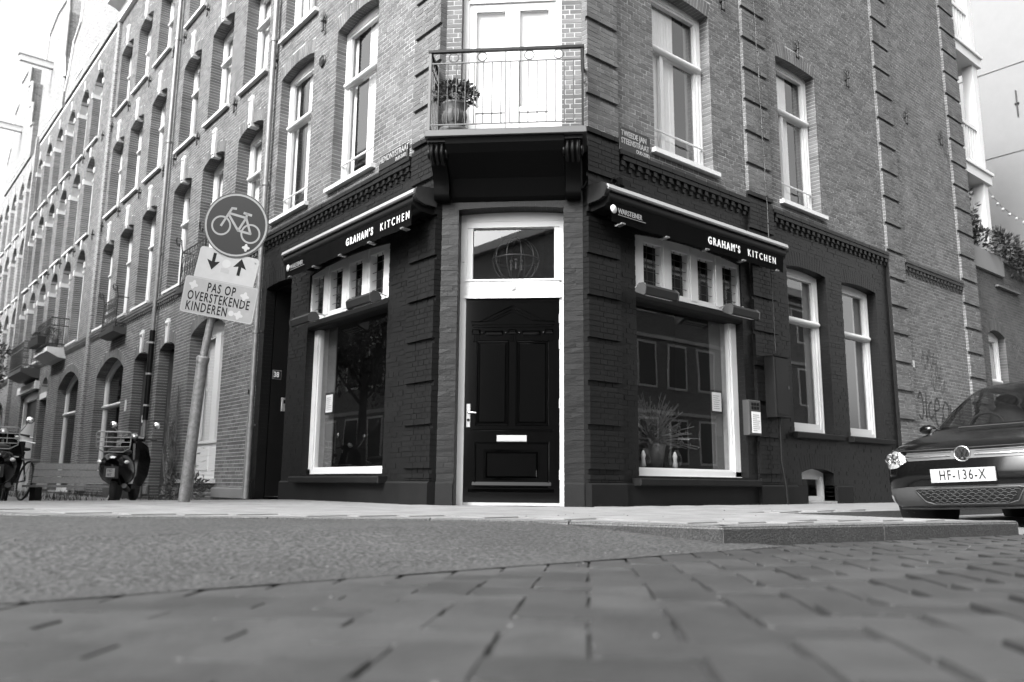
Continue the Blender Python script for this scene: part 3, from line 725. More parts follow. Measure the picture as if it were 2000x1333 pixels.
# --- windows
window(cb, FR, 2.36, 3.53, 4.29, 6.50, .035, 5.75, RV, 2, 'sky_netR', bar=True, mpos=2.36+.36)
window(cb, FR, 5.14, 6.21, 4.29, 6.53, .03, 5.78, RV, 2, 'sky_netR', bar=True, mpos=5.14+.36)
window(cb, FR, 5.16, 6.21, .98, 3.32, .04, 2.60, RV, 1, 'greyside', sill=None)
window(cb, FR, 6.67, 7.74, .98, 3.32, .04, 2.57, RV, 1, 'greyside', sill=None)
window(cb, FR, 2.36, 3.53, 7.38, 9.45, .10, 8.9, RV, 2, 'side')
window(cb, FL, -3.86, -2.70, 4.29, 6.66, .08, 5.83, RV, 2, 'sky_netL', bar=True, mpos=-2.70-.24)
window(cb, FL, -5.76, -4.60, 4.29, 6.66, .08, 5.83, RV, 2, 'sky_netL', bar=True, mpos=-4.60-.24)
window(cb, FL, -3.86, -2.70, 7.38, 9.5, .11, 8.9, RV, 2, 'side'); window(cb, FL, -5.76, -4.60, 7.38, 9.5, .11, 8.9, RV, 2, 'side')
window(cb, FR, 5.28, 6.12, .03, .42, .06, None, .17, 1, None, sill=None, fw_=.06, name='basement_window')
for a, b in ((5.10, 6.36), (6.60, 7.9)):
    m_ = MB(FR); m_.bbox(a, b, -.09, .15, .885, .965, 'paint_plinth', .012); m_.build('window_ledge', cb)
m_ = MB(FR); m_.box(5.28, 6.12, -.03, .2, -.01, .03, 'sill_stone'); m_.build('window_ledge', cb)
# small plaques on the wall between the sashes
mb = MB(FR); mb.bbox(8.87, 8.93, -.012, .01, 2.22, 2.34, 'stone_white', .003); mb.build('wall_plate', cb)
# shop windows
def shop(fr, s0, s1, flip):
    S = lambda v: (s0+s1-v) if flip else v
    def bx(m, a, b, *r): q = sorted((S(a), S(b))); m.box(q[0], q[1], *r)
    mb = MB(fr)
    # lower picture window
    D0, D1 = .115, .19; z0, z1 = .33, 2.36
    for a, b in ((s0, s0+.09), (s1-.115, s1)): bx(mb, a, b, D0, D1, z0, z1, 'white')
    for a, b in ((s0+.09, s0+.115), (s1-.14, s1-.115)): bx(mb, a, b, D0+.02, D1, z0+.08, z1, 'white')
    bx(mb, s0, s1, D0, D1, z0, z0+.075, 'white'); bx(mb, s0+.09, s1-.115, D0+.015, D1, z0+.075, z0+.10, 'white'); bx(mb, s0-.02, s1+.02, D0-.012, D1, z0-.02, z0+.012, 'white')
    low = mb.build('shop_window', cb)
    p = MB(fr); p.add([(S(s0+.08), .165, z0+.07), (S(s1-.1), .165, z0+.07), (S(s1-.1), .165, 2.36), (S(s0+.08), .165, 2.36)], [(0, 1, 2, 3)], 'glass_shop'); p.build('pane', low)
    # transom beam
    mb = MB(fr); mb.prism_s([(.015, 2.345), (.0, 2.37), (.0, 2.42), (.03, 2.44), (.2, 2.44), (.2, 2.33), (.03, 2.33)], s0+.002, s1-.002, 'paint_plinth'); mb.build('transom_beam', low)
    # toplights
    mb = MB(fr); D0, D1 = .03, .13; z0, z1 = 2.445, 3.2; a0, a1 = s0-.0, s1+.0
    bx(mb, a0, a1, D0, D1, z0, z0+.07, 'white'); bx(mb, a0, a1, D0, D1, z1-.13, z1, 'white')
    w4 = (a1-a0)/4; lw = .33
    xs = [a0]
    cs = [a0+.24, a0+.24+.52, a0+.24+1.02, a0+.24+1.52] ; cs = [a0+.10+w4*.5-.02+(w4*.985)*i for i in range(4)]
    edges = []
    for c in cs: edges += [c-lw/2, c+lw/2]
    lim = [a0]+edges+[a1]
    for i in range(0, len(lim), 2): bx(mb, lim[i], lim[i+1], D0, D1, z0+.07, z1-.13, 'white')
    for i in range(1, 4): c = (edges[2*i-1]+edges[2*i])/2; bx(mb, c-.06, c+.06, D0-.012, D0, z0+.04, z1-.04, 'white')
    bx(mb, a0, a1, D0-.012, D0, z0-.0, z0+.025, 'white')
    up_ = mb.build('toplight', cb)
    for c in cs:
        p = MB(fr); p.add([(S(c-lw/2), .075, z0+.06), (S(c+lw/2), .075, z0+.06), (S(c+lw/2), .075, z1-.12), (S(c-lw/2), .075, z1-.12)], [(0, 1, 2, 3)], 'glass'); p.build('leaded_pane', up_)
    l = MB(fr)
    for c in cs:
        for q in (-.06, .06): bx(l, c+q-.0025, c+q+.0025, .068, .074, z0+.07, z1-.13, 'rail_grey')
        for zz in (z0+.17, z0+.29, z1-.24, z1-.36): bx(l, c-lw/2, c+lw/2, .068, .074, zz, zz+.005, 'rail_grey')
    l.build('leading', up_, kind='stuff')
    m_ = MB(fr); q = sorted((S(s0-.1), S(s1+.07))); m_.bbox(q[0]-.02, q[1]+.02, -.13, .15, .225, .305, 'paint_plinth', .012); m_.build('window_ledge', cb)
    # pale lining and net curtain strip inside on the far jamb
    m_ = MB(fr); bx(m_, s1-.36, s1-.115, .27, .285, .4, 2.36, 'blind'); bx(m_, s1-.13, s1-.115, .19, .28, .4, 2.36, 'sill_stone'); m_.build('roller_blind', low)
    return low
shop(FR, 1.97, 4.05, False); shop(FL, -4.35, -2.2, True)
# --- front doorway
dw = MB(FC); D = .20
dw.box(-.60, -.53, D, D+.09, .0, 3.2, 'white'); dw.box(.525, .58, D, D+.09, .0, 3.2, 'white')
dw.prism(archpoly(-.60, .58, 3.19, 3.27, .025), D, D+.09, 'white')
dw.box(-.53, .525, D+.005, D+.09, 3.12, 3.19, 'white'); dw.box(-.53, -.465, D+.015, D+.09, 2.50, 3.12, 'white'); dw.box(.465, .525, D+.015, D+.09, 2.50, 3.12, 'white')
dw.box(-.53, .525, D-.012, D+.09, 2.30, 2.50, 'white'); dw.box(-.545, .54, D-.03, D-.012, 2.285, 2.315, 'white'); dw.box(-.545, .54, D-.024, D-.012, 2.485, 2.505, 'white')
for a, b in ((-.47, -.09), (.09, .47)):
    dw.box(a, b, D-.018, D-.012, 2.385, 2.40, 'white'); dw.box(a, b, D-.018, D-.012, 2.425, 2.435, 'white')
dw.lathe([(.0, -.016), (.03, -.014), (.036, 0), (.036, .01)], (0, D-.012, 2.405), 'white', 14, Matrix.Rotation(-math.pi/2, 3, 'X'))
frm = dw.build('door_frame', cb)
p = MB(FC); p.add([(-.47, D+.06, 2.49), (.47, D+.06, 2.49), (.47, D+.06, 3.13), (-.47, D+.06, 3.13)], [(0, 1, 2, 3)], 'glass'); p.build('pane', frm)
h_ = MB(FC); h_.box(-.585, -.555, D-.015, D, 2.72, 2.82, 'white'); h_.build('hinge', frm)
for zz in (2.05, 1.76, 1.1, .33):
    h_ = MB(FC); h_.tube([(.527, D-.006, zz-.05), (.527, D-.006, zz+.05)], .009, 'white', 8); h_.build('hinge', frm)
dd = MB(FC); g = 'gloss_black'; DL = D+.02
dd.box(-.528, .523, DL, DL+.06, .03, 2.285, g)
# pediment
for i, (o, th, pr) in enumerate(((0, .03, .045), (.05, .018, .03), (.085, .012, .018))):
    ap = 2.235-o*1.0; bz = 2.02+.0; hw = .47-o*1.7
    for sg in (-1, 1):
        dd.prism([(sg*hw, bz+o*.15), (0, ap), (0, ap-th), (sg*(hw-.1), bz+o*.15)][::sg], DL-pr, DL, g)
dd.box(-.46, .46, DL-.03, DL, 1.985, 2.015, g); dd.box(-.44, .44, DL-.018, DL, 1.96, 1.985, g); dd.box(-.015, .015, DL-.034, DL-.03, 1.99, 2.03, g)
for c in (-.41, 0, .41):
    dd.bbox(c-.045, c+.045, DL-.05, DL, 1.88, 1.93, g, .014)
    for q in (-.025, 0, .025): dd.box(c+q-.007, c+q+.007, DL-.022, DL, 1.80, 1.875, g)
for c in (-.21, .21): dd.bbox(c-.10, c+.10, DL-.045, DL, 1.872, 1.915, g, .016); dd.ball((c-.135, DL-.01, 1.893), .014, g, 8); dd.ball((c+.135, DL-.01, 1.893), .014, g, 8)
def mould(a, b, z0, z1, w=.022, h=.02):
    for (p, q, r, s_) in ((a, b, z0, z0+w), (a, b, z1-w, z1), (a, a+w, z0+w, z1-w), (b-w, b, z0+w, z1-w)): dd.bbox(p, q, DL-h, DL+.002, r, s_, g, .008)
for a, b in ((-.405, -.04), (.04, .405)): mould(a, b, .86, 1.81); mould(a+.03, b-.03, .89, 1.78, .014, .012)
dd.bbox(-.45, .45, DL-.02, DL, .80, .82, g, .006)
mould(-.41, .41, .19, .68, .02, .016); dd.bbox(-.31, .31, DL-.02, DL, .27, .60, g, .045)
dd.prism_s([(DL, .205), (DL-.035, .205), (DL-.035, .215), (DL-.01, .25), (DL, .25)], -.43, .43, g)
dd.prism_s([(DL, .13), (DL-.045, .13), (DL-.045, .14), (DL-.01, .175), (DL, .175)], -.47, .46, g); dd.box(-.53, .525, D-.0, D+.09, 0, .03, 'sill_stone')
door = dd.build('front_door', cb)
for a, b in ((-.37, -.075), (.075, .37)):
    p = MB(FC); p.add([(a, DL-.004, .91), (b, DL-.004, .91), (b, DL-.004, 1.76), (a, DL-.004, 1.76)], [(0, 1, 2, 3)], 'gloss_black'); p.build('pane', door)
p = MB(FC); p.bbox(-.505, -.46, DL-.014, DL, .84, 1.10, 'steel', .003); p.tube([(-.482, DL-.01, 1.0), (-.482, DL-.055, 1.0), (-.47, DL-.06, 1.0), (-.39, DL-.058, .995)], .010, 'steel', 8); p.lathe([(.016, -.0), (.016, .006)], (-.482, DL-.016, .92), 'black', 10, Matrix.Rotation(math.pi/2, 3, 'X')); p.build('door_handle', door)
p = MB(FC); p.bbox(-.165, .165, DL-.014, DL, .685, .755, 'alu', .004); p.box(-.14, .14, DL-.017, DL-.014, .70, .74, 'sign_white'); p.build('letterbox', door)
# hall lantern seen through the transom
t = thing('hall_lantern', 'round metal globe lantern hanging behind the glass above the black door', 'lamp', FC(.0, .55, 2.9))
m_ = MB(FC)
for k in range(5):
    an = math.pi*k/5; m_.tube([(.27*math.cos(q)*math.cos(an), .55+.27*math.cos(q)*math.sin(an), 2.82+.27*math.sin(q)) for q in [2*math.pi*i/24 for i in range(25)]], .007, 'iron', 5, False)
m_.tube([(.27*math.cos(q), .55+.27*math.sin(q), 2.82) for q in [2*math.pi*i/24 for i in range(25)]], .010, 'iron', 5, False); m_.build('cage', t)
m_ = MB(FC); m_.tube([(0, .55, 3.09), (0, .55, 3.5)], .008, 'rail_grey', 5); m_.build('chain', t)
for q in (-.06, .06, 0):
    m_ = MB(FC); m_.tube([(q, .55+abs(q), 2.72), (q, .55+abs(q), 2.80)], .012, 'rail_grey', 6); m_.ball((q, .55+abs(q), 2.83), .02, 'rail_grey', 8); m_.build('candle', t)
# step
# --- balcony
bal = MB(FC); PR = .58; Z1 = 3.975
bal.bbox(-.90, .84, -PR, .02, Z1-.075, Z1, 'plastic_grey', .006); slab = bal.build('balcony_slab', cb)
bal = MB(FC); bal.prism_s([(-PR+.03, Z1-.076), (.0, Z1-.076), (.0, Z1-.62), (-.06, Z1-.58), (-.16, Z1-.40), (-PR+.12, Z1-.22), (-PR+.05, Z1-.14)], -.68, .60, 'shadow_black'); bal.build('soffit', slab)
for c in (-.775, .69):
    bk = MB(FC); s0, s1 = c-.085, c+.085
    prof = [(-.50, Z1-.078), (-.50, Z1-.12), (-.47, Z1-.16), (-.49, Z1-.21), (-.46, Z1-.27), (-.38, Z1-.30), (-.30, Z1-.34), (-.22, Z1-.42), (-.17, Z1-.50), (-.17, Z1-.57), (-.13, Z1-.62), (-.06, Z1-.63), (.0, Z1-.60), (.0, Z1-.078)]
    bk.prism_s(prof, s0, s1, 'shadow_black', True)
    bk.box(s0-.02, s1+.02, -.52, .0, Z1-.115, Z1-.078, 'black')
    for q in (-.055, 0, .055): bk.tube([(c+q, -.50, Z1-.13), (c+q, -.485, Z1-.165), (c+q, -.505, Z1-.21), (c+q, -.47, Z1-.27), (c+q, -.38, Z1-.31)], .022, 'black', 8)
    for q in (-1, 1):
        bk.lathe([(.0, 0), (.06, .0), (.06, .02), (.03, .03), (0, .03)], (c+q*.085, -.42, Z1-.21), 'black', 14, Matrix.Rotation(q*math.pi/2, 3, 'Y'))
    bk.build('corbel', cb)
ra = MB(FC); RD = -PR+.05; zt = Z1+.93
a0, a1 = -.865, .80
ra.box(a0-.02, a1+.02, RD-.022, RD+.022, zt-.014, zt+.014, 'black'); ra.box(a0-.02, a0+.02, RD, .0, zt-.014, zt+.014, 'black'); ra.box(a1-.02, a1+.02, RD, .0, zt-.014, zt+.014, 'black')
hr = ra.build('balcony_railing', cb)
for zz in (zt-.14, Z1+.075): ra = MB(FC); ra.box(a0, a1, RD-.006, RD+.006, zz-.006, zz+.006, 'rail_grey'); ra.box(a0-.006, a0+.006, RD, .0, zz-.006, zz+.006, 'rail_grey'); ra.box(a1-.006, a1+.006, RD, 0, zz-.006, zz+.006, 'rail_grey'); ra.build('cross_rail', hr)
for s_, dd_ in ((a0, RD), (a1, RD), (a0+(a1-a0)*.5, RD)):
    q = .013 if abs(s_) > .5 else .007; ra = MB(FC); ra.box(s_-q, s_+q, dd_-q, dd_+q, Z1, zt-.014, 'black' if s_ > .5 else 'rail_grey'); ra.build('post', hr)
n = 17
for i in range(1, n):
    s_ = a0+(a1-a0)*i/n
    if abs(i-n/2) < .6: pass
    ra = MB(FC); ra.tube([(s_, RD, Z1+.075), (s_, RD, zt-.14)], .0065, 'rail_grey', 5); ra.build('baluster', hr)
for e in (a0, a1):
    for i in range(1, 6):
        q = RD+(0-RD)*i/6; ra = MB(FC); ra.tube([(e, q, Z1+.02), (e, q, zt-.02)], .0065, 'rail_grey', 5); ra.build('baluster', hr)
for f in (.155, .345, .655, .845):
    c = a0+(a1-a0)*f; ra = MB(FC); ra.tube([(c+.052*math.cos(q), RD, zt-.075+.052*math.sin(q)) for q in [2*math.pi*i/20 for i in range(21)]], .007, 'rail_grey', 5, False); ra.build('ring', hr)
# balcony doors
bd = MB(FC); D = .12
bd.box(-.62, -.54, D, D+.08, Z1, 6.5, 'white'); bd.box(.49, .57, D, D+.08, Z1, 6.5, 'white'); bd.prism(archpoly(-.62, .57, 6.45, 6.55, .08), D, D+.08, 'white')
bd.box(-.54, .49, D-.01, D+.08, 5.88, 5.96, 'white'); bd.box(-.56, .51, D-.03, D-.01, 5.94, 5.965, 'white'); bd.box(-.54, .49, D, D+.08, Z1, Z1+.06, 'white')
bfr = bd.build('door_frame', cb)
for a, b, in ((-.54, -.027), (-.023, .49)):
    d_ = MB(FC); t_ = .085
    d_.box(a, a+t_, D+.015, D+.06, Z1+.06, 5.88, 'white'); d_.box(b-t_, b, D+.015, D+.06, Z1+.06, 5.88, 'white'); d_.box(a+t_, b-t_, D+.015, D+.06, 5.78, 5.88, 'white')
    d_.box(a+t_, b-t_, D+.015, D+.06, Z1+.06, Z1+.17, 'white'); d_.box(a+t_, b-t_, D+.03, D+.05, Z1+.17, Z1+.52, 'white'); d_.box(a+t_, b-t_, D+.015, D+.06, Z1+.52, Z1+.58, 'white'); d_.bbox(a+t_+.03, b-t_-.03, D+.022, D+.03, Z1+.2, Z1+.49, 'white', .006)
    dr = d_.build('balcony_door', cb)
    p = MB(FC); p.add([(a+t_, D+.035, Z1+.58), (b-t_, D+.035, Z1+.58), (b-t_, D+.035, 5.78), (a+t_, D+.035, 5.78)], [(0, 1, 2, 3)], 'glass_clear'); p.build('pane', dr)
    p = MB(FC); p.box(a+t_-.02, b-t_+.02, D+.075, D+.078, Z1+.1, 5.86, 'curtain'); p.build('net_curtain', dr)
p = MB(FC); p.add([(-.54, D+.05, 5.96), (.49, D+.05, 5.96), (.49, D+.05, 6.48), (-.54, D+.05, 6.48)], [(0, 1, 2, 3)], 'glass'); p.build('pane', bfr)
bd = MB(FC); bd.box(-.62, .57, .14, .2, 7.4, 9.5, 'white'); bd.build('upper_door', cb)
# conduit over the doorway
p = MB(FC); p.tube([(-.79, -.03, 3.44), (.72, -.03, 3.455), (.80, -.03, 3.49), (.84, -.05, 3.56)], .013, 'paint_black', 8)
for q in (-.62, -.12, .33, .64): p.box(q-.012, q+.012, -.05, 0, 3.425, 3.475, 'paint_black')
p.build('conduit', cb)
# wall anchors
for s_, z_ in ((3.82, 6.86), (5.69, 6.82), (7.2, 6.85), (9.27, 6.83), (10.7, 6.83)): anchor(cb, FR, s_, z_)
for s_, z_ in ((-4.27, 7.0), (-5.98, 7.08)): anchor(cb, FL, s_, z_)
mb = MB(FL); mb.lathe([(.0, .03), (.05, .028), (.07, .015), (.085, .03), (.09, 0)], (-4.29, 0, 6.38), 'iron', 16, Matrix.Rotation(math.pi/2, 3, 'X')); mb.build('wall_rosette', cb)
for k in range(6):
    an = math.pi*k/3; m_ = MB(FL); m_.ball((-4.29+.045*math.cos(an), -.028, 6.38+.045*math.sin(an)), .014, 'brick', 6); m_.build('rosette_stud', cb) if k == 0 else None
# string of bulbs/cable hanging down beside the second pilaster
t = MB(FR); pts = [(4.50+.12*i/40+.008*math.sin(i*.9), -.085, 7.6-3.9*i/40) for i in range(41)]+[(4.62, -.085, 3.3), (4.64, -.085, 2.8), (4.65, -.085, 2.0)]
t.tube(pts, .006, 'rail_grey', 5)
cable = tag(t.build('festoon_cable', cb), None, None) if False else t.build('festoon_cable', cb)
for i in range(1, 40, 2):
    q = pts[i]; m_ = MB(FR); m_.ball((q[0], q[1]-.008, q[2]), (.011, .011, .016), 'rail_grey' if q[2] > 4.2 else 'black', 6); m_.build('cable_clip', cable)
# graffiti strokes
gr = MB(FR); gd = -.006
def stroke(P, r=.015, m='graffiti'):
    n = len(P); out = []
    for i in range(n-1):
        for k in range(5):
            t_ = k/5; p0 = P[max(i-1, 0)]; p1 = P[i]; p2 = P[i+1]; p3 = P[min(i+2, n-1)]
            out.append(tuple(.5*((2*p1[c])+(-p0[c]+p2[c])*t_+(2*p0[c]-5*p1[c]+4*p2[c]-p3[c])*t_*t_+(-p0[c]+3*p1[c]-3*p2[c]+p3[c])*t_**3) for c in (0, 1)))
    out.append(P[-1])
    for (a, b), (c, d) in zip(out, out[1:]):
        dx, dz = c-a, d-b; l = math.hypot(dx, dz) or 1; nx, nz = -dz/l*r, dx/l*r; gr.add([(a+nx, gd, b+nz), (c+nx, gd, d+nz), (c-nx, gd, d-nz), (a-nx, gd, b-nz)], [(0, 1, 2, 3)], m)
def word(x, z, s):
    stroke([(x, z+.3*s), (x+.12*s, z+.42*s), (x+.2*s, z+.2*s), (x+.13*s, z-.05*s), (x+.02*s, z+.02*s)]); stroke([(x+.34*s, z+.42*s), (x+.3*s, z), (x+.33*s, z+.02*s)])
    stroke([(x+.55*s, z+.28*s), (x+.42*s, z+.2*s), (x+.45*s, z-.02*s), (x+.6*s, z+.04*s)]); stroke([(x+.66*s, z+.12*s), (x+.86*s, z+.18*s), (x+.78*s, z+.36*s), (x+.66*s, z+.2*s), (x+.7*s, z-.1*s), (x+.9*s, z-.2*s), (x+.95*s, z+.02*s)])
word(8.95, 1.42, .95)
stroke([(9.98, 1.70), (9.88, 1.55), (9.95, 1.37), (10.1, 1.45), (10.12, 1.66), (9.98, 1.72)]); stroke([(10.2, 1.68), (10.22, 1.4)]); stroke([(10.5, 1.62), (10.35, 1.5), (10.4, 1.36), (10.5, 1.4)]); stroke([(10.55, 1.5), (10.72, 1.58), (10.66, 1.7), (10.55, 1.5), (10.62, 1.36), (10.78, 1.42)])
for i, (x, z) in enumerate(((9.2, 2.3), (9.45, 2.35), (9.7, 2.15), (9.5, 1.95), (9.8, 1.9))):
    stroke([(x, z), (x+.08, z+.25), (x+.12, z-.05), (x+.25, z+.2), (x+.22, z-.02)], .005)
for x in (8.9, 9.0, 9.12): stroke([(x, .75), (x+.07, 1.02), (x+.1, .8), (x+.2, 1.05)], .006, 'stone_white')
gr.build('graffiti_tag', cb, kind='stuff')
# downpipe near the second pilaster and its drip
p = MB(FR); p.tube([(4.62, -.12, 1.12), (4.62, -.12, .55), (4.66, -.14, .25), (4.68, -.14, .0)], .018, 'paint_black', 8)
p.build('conduit', cb)
# ================================================================== THINGS ON THE CORNER BUILDING
AF = 'awnings over the shop windows'
def awning(fr, s0, s1, capside, label, tpos, wpos, back=-.0):
    t = thing('awning', label, 'awning', fr((s0+s1)/2, 0, 3.2), AF)
    F_ = -.34
    m = MB(fr); m.prism_s([(-.06, 3.50), (-.30, 3.465), (F_, 3.44), (F_-.01, 3.40), (F_+.005, 3.385), (-.30, 3.39), (-.06, 3.43)], s0, s1, 'alu'); m.build('front_rail', t)
    prof = [(-.05, 3.44), (-.26, 3.40), (-.32, 3.36), (-.33, 3.31), (-.31, 3.26), (-.24, 3.22), (-.05, 3.20)]
    m = MB(fr); m.prism_s(prof, s0+.03, s1-.03, 'black', True); m.build('cassette', t)
    m = MB(fr); n = int((s1-s0-.16)/.04); vs = []
    for i in range(n+1):
        s = s0+.08+(s1-s0-.16)*i/n; w_ = .004*math.sin(i*.55)+.003*math.sin(i*1.3)
        vs += [(s, F_+.035+w_, 3.045+.003*math.sin(i*.4)), (s, F_+.02, 3.34)]
    m.add(vs, [(2*i, 2*i+2, 2*i+3, 2*i+1) for i in range(n)], 'canvas', True); m.build('valance', t)
    for e, sg in ((s0, -1), (s1, 1)):
        m = MB(fr); pr = [(-.05, 3.50), (-.28, 3.475), (-.32, 3.455), (-.335, 3.41), (-.33, 3.36), (-.30, 3.31), (-.22, 3.285), (-.05, 3.28)]
        a, b_ = (e-.03, e+.035) if sg < 0 else (e-.035, e+.03)
        m.prism_s(pr, a, b_, 'cap_plastic', True); m.build('end_cap', t)
    for i in range(5):
        s = s0+.25+(s1-s0-.5)*i/4; m = MB(fr); m.prism_s([(-.33, 3.04), (-.24, 3.03), (-.22, 3.045), (-.33, 3.055)], s-.03, s+.03, 'zinc'); m.build('clip', t)
    for e in (s0+.3, s1-.3):
        m = MB(fr); m.box(e-.04, e+.04, -.10, -.0, 3.18, 3.5, 'black'); m.build('bracket', t)
    g = MB(fr); d = F_+.018
    pl = lambda x, y, h: (tpos+x, d-h, 3.125+y)
    text(g, "GRAHAM'S", .130, pl, 'letter_white', bold=.0036, space=1.42, sx=.80); text(g, "KITCHEN", .130, lambda x, y, h: (tpos+.82+x, d-h, 3.125+y), 'letter_white', bold=0, space=1.62, sx=.80)
    g.build('lettering', t)
    g = MB(fr); text(g, "WARSTEINER", .085, lambda x, y, h: (wpos+.10+x, d-h, 3.15+y), 'letter_dim', space=.95, sx=.80)
    g.box(wpos+.10, wpos+.55, d-.003, d-.001, 3.128, 3.134, 'letter_dim'); g.lathe([(.0, 0), (.048, 0), (.048, .003), (0, .003)], (wpos+.03, d, 3.18), 'letter_white', 18, Matrix.Rotation(math.pi/2, 3, 'X')); g.build('emblem', t)
    return t
awning(FR, 1.17, 4.66, 0, 'black rolled-in awning with white restaurant lettering over the window right of the door', 2.93, 1.24)
awning(FL, -4.58, -1.17, 0, 'black rolled-in awning with white restaurant lettering over the window left of the door', -2.72, -4.42)
def heater(fr, s, label):
    t = thing('patio_heater', label, 'heater', fr(s, -.2, 2.4), 'infrared patio heaters')
    m = MB(fr); T = R(25); c, q = math.cos(T), math.sin(T)
    pr = [(-.075, -.03), (-.055, .045), (0, .065), (.055, .045), (.075, -.03), (.06, -.05), (-.06, -.05)]
    P = [(-.22+x*c-y*q, 2.40+x*q+y*c) for x, y in pr]
    m.prism_s(P, s-.28, s+.28, 'iron', False); m.build('housing', t)
    for e in (-.285, .285):
        m = MB(fr); m.prism_s([(-.22+x*1.12*c-y*1.12*q, 2.40+x*1.12*q+y*1.12*c) for x, y in pr], s+e-.008, s+e+.008, 'rail_grey'); m.build('end_plate', t)
    m = MB(fr); P2 = [(-.22+x*c-y*q, 2.40+x*q+y*c) for x, y in [(-.05, -.056), (.05, -.056), (.05, -.05), (-.05, -.05)]]
    m.prism_s(P2, s-.22, s+.22, 'steel')
    for k in (-.02, 0.02): m.tube([(s-.22, -.22+k*c+.06*q, 2.40+k*q-.06*c), (s+.22, -.22+k*c+.06*q, 2.40+k*q-.06*c)], .006, 'chrome', 5)
    m.build('element', t)
    m = MB(fr)
    for e in (-.14, .14): m.tube([(s+e, -.21, 2.44), (s+e, -.14, 2.50), (s+e, .03, 2.47)], .009, 'alu', 6)
    m.build('bracket', t); return t
heater(FR, 2.10, 'black heater bar mounted right of the door, nearer the door')
heater(FR, 3.72, 'black heater bar right of the door, at the far end beside the pilaster')
heater(FL, -2.42, 'black heater bar left of the door, nearer the door')
heater(FL, -4.02, 'black heater bar left of the door, at the far end near the dark porch')
# street name signs
def street_sign(fr, s0, s1, z0, z1, lines, label, m='sign_street'):
    t = thing('street_name_sign', label, 'sign', fr((s0+s1)/2, 0, z0), 'street name signs')
    p = MB(fr); p.bbox(s0, s1, -.035, -.015, z0, z1, m, .006); p.build('plate', t)
    g = MB(fr)
    for x, z, h, tx, al in lines: text(g, tx, h, lambda a, b_, c: (x+a, -.036-c, z+b_), 'sign_white', bold=.0016, align=al, sx=.78)
    g.build('lettering', t)
    for a, b_ in ((s0+.025, z0+.02), (s1-.025, z0+.02), (s0+.025, z1-.02), (s1-.025, z1-.02)):
        q = MB(fr); q.ball((a, -.036, b_), .006, 'zinc', 6); q.build('screw', t)
street_sign(FR, 1.69, 2.24, 4.08, 4.38, [(1.72, 4.27, .098, 'TWEEDE JAN', 'LEFT'), (1.72, 4.175, .098, 'STEENSTRAAT', 'LEFT'), (2.22, 4.105, .062, 'OUD-ZUID', 'RIGHT')], 'dark enamel plate reading TWEEDE JAN STEENSTRAAT on the right-hand brick facade')
street_sign(FL, -2.49, -1.83, 4.105, 4.30, [(-2.47, 4.195, .112, 'HEMONYSTRAAT', 'LEFT'), (-1.85, 4.125, .062, 'OUD-ZUID', 'RIGHT')], 'dark enamel plate reading HEMONYSTRAAT on the left-hand brick facade')
# security lamp/camera above the right awning
t = thing('outdoor_lamp', 'small dark wall lamp with dangling wires just above the right awning', 'lamp', FR(1.66, 0, 3.6))
m = MB(FR); m.box(1.62, 1.70, -.10, -.0, 3.60, 3.70, 'black'); m.prism_s([(-.10, 3.62), (-.16, 3.58), (-.16, 3.66), (-.10, 3.70)], 1.60, 1.72, 'black'); m.build('housing', t)
m = MB(FR); m.tube([(1.60, -.06, 3.64), (1.54, -.08, 3.58), (1.57, -.1, 3.53), (1.50, -.08, 3.55)], .006, 'black', 5); m.tube([(1.61, -.06, 3.66), (1.53, -.08, 3.68), (1.50, -.07, 3.62)], .005, 'black', 5); m.build('wire', t)
# menu box
t = thing('menu_case', 'steel menu case with a white printed sheet beside the right shop window', 'menu box', FR(4.12, 0, .88))
m = MB(FR); m.bbox(3.97, 4.24, -.09, .0, .87, 1.32, 'plastic_grey', .012); m.build('case', t)
m = MB(FR); m.box(4.03, 4.22, -.094, -.09, .90, 1.17, 'paper'); m.build('sheet', t)
m = MB(FR)
for i in range(2):
    for k in range(3): m.box(4.03+k*.06, 4.075+k*.06, -.094, -.0905, 1.20+i*.05, 1.235+i*.05, 'black')
m.build('keypad', t); m = MB(FR)
for i in range(9): m.box(4.045, 4.045+random.uniform(.08, .155), -.0955, -.0945, .925+i*.025, .932+i*.025, 'letter_dim')
m.build('print', t)
# utility box on the second pilaster
t = thing('utility_box', 'tall narrow black painted meter box on the pilaster beside the right shop window', 'utility box', FR(4.55, 0, 1.1))
m = MB(FR); m.bbox(4.42, 4.76, -.20, -.05, 1.12, 1.92, 'paint_black', .012); m.build('box', t)
m = MB(FR); m.box(4.41, 4.77, -.21, -.05, 1.92, 1.935, 'paint_plinth'); m.build('lid', t)
m = MB(FR); m.box(4.45, 4.73, -.206, -.20, 1.16, 1.88, 'paint_black'); m.box(4.72, 4.735, -.214, -.2, 1.5, 1.54, 'rail_grey'); m.build('door', t)
# notices inside the windows
for fr, s, lab in ((FR, 3.70, 'framed white notice hanging inside the right shop window'), (FL, -3.98, 'framed white notice hanging inside the left shop window')):
    t = thing('notice', lab, 'notice', fr(s, .2, 1.3), 'notices in the shop windows')
    m = MB(fr); m.box(s-.12, s+.12, .20, .212, 1.14, 1.44, 'grille_black'); m.build('frame', t)
    m = MB(fr); m.box(s-.095, s+.095, .197, .20, 1.17, 1.41, 'paper'); m.build('sheet', t)
    m = MB(fr)
    for i in range(7): m.box(s-.07, s-.07+random.uniform(.08, .14), .1955, .197, 1.20+i*.027, 1.207+i*.027, 'letter_dim')
    m.build('print', t)
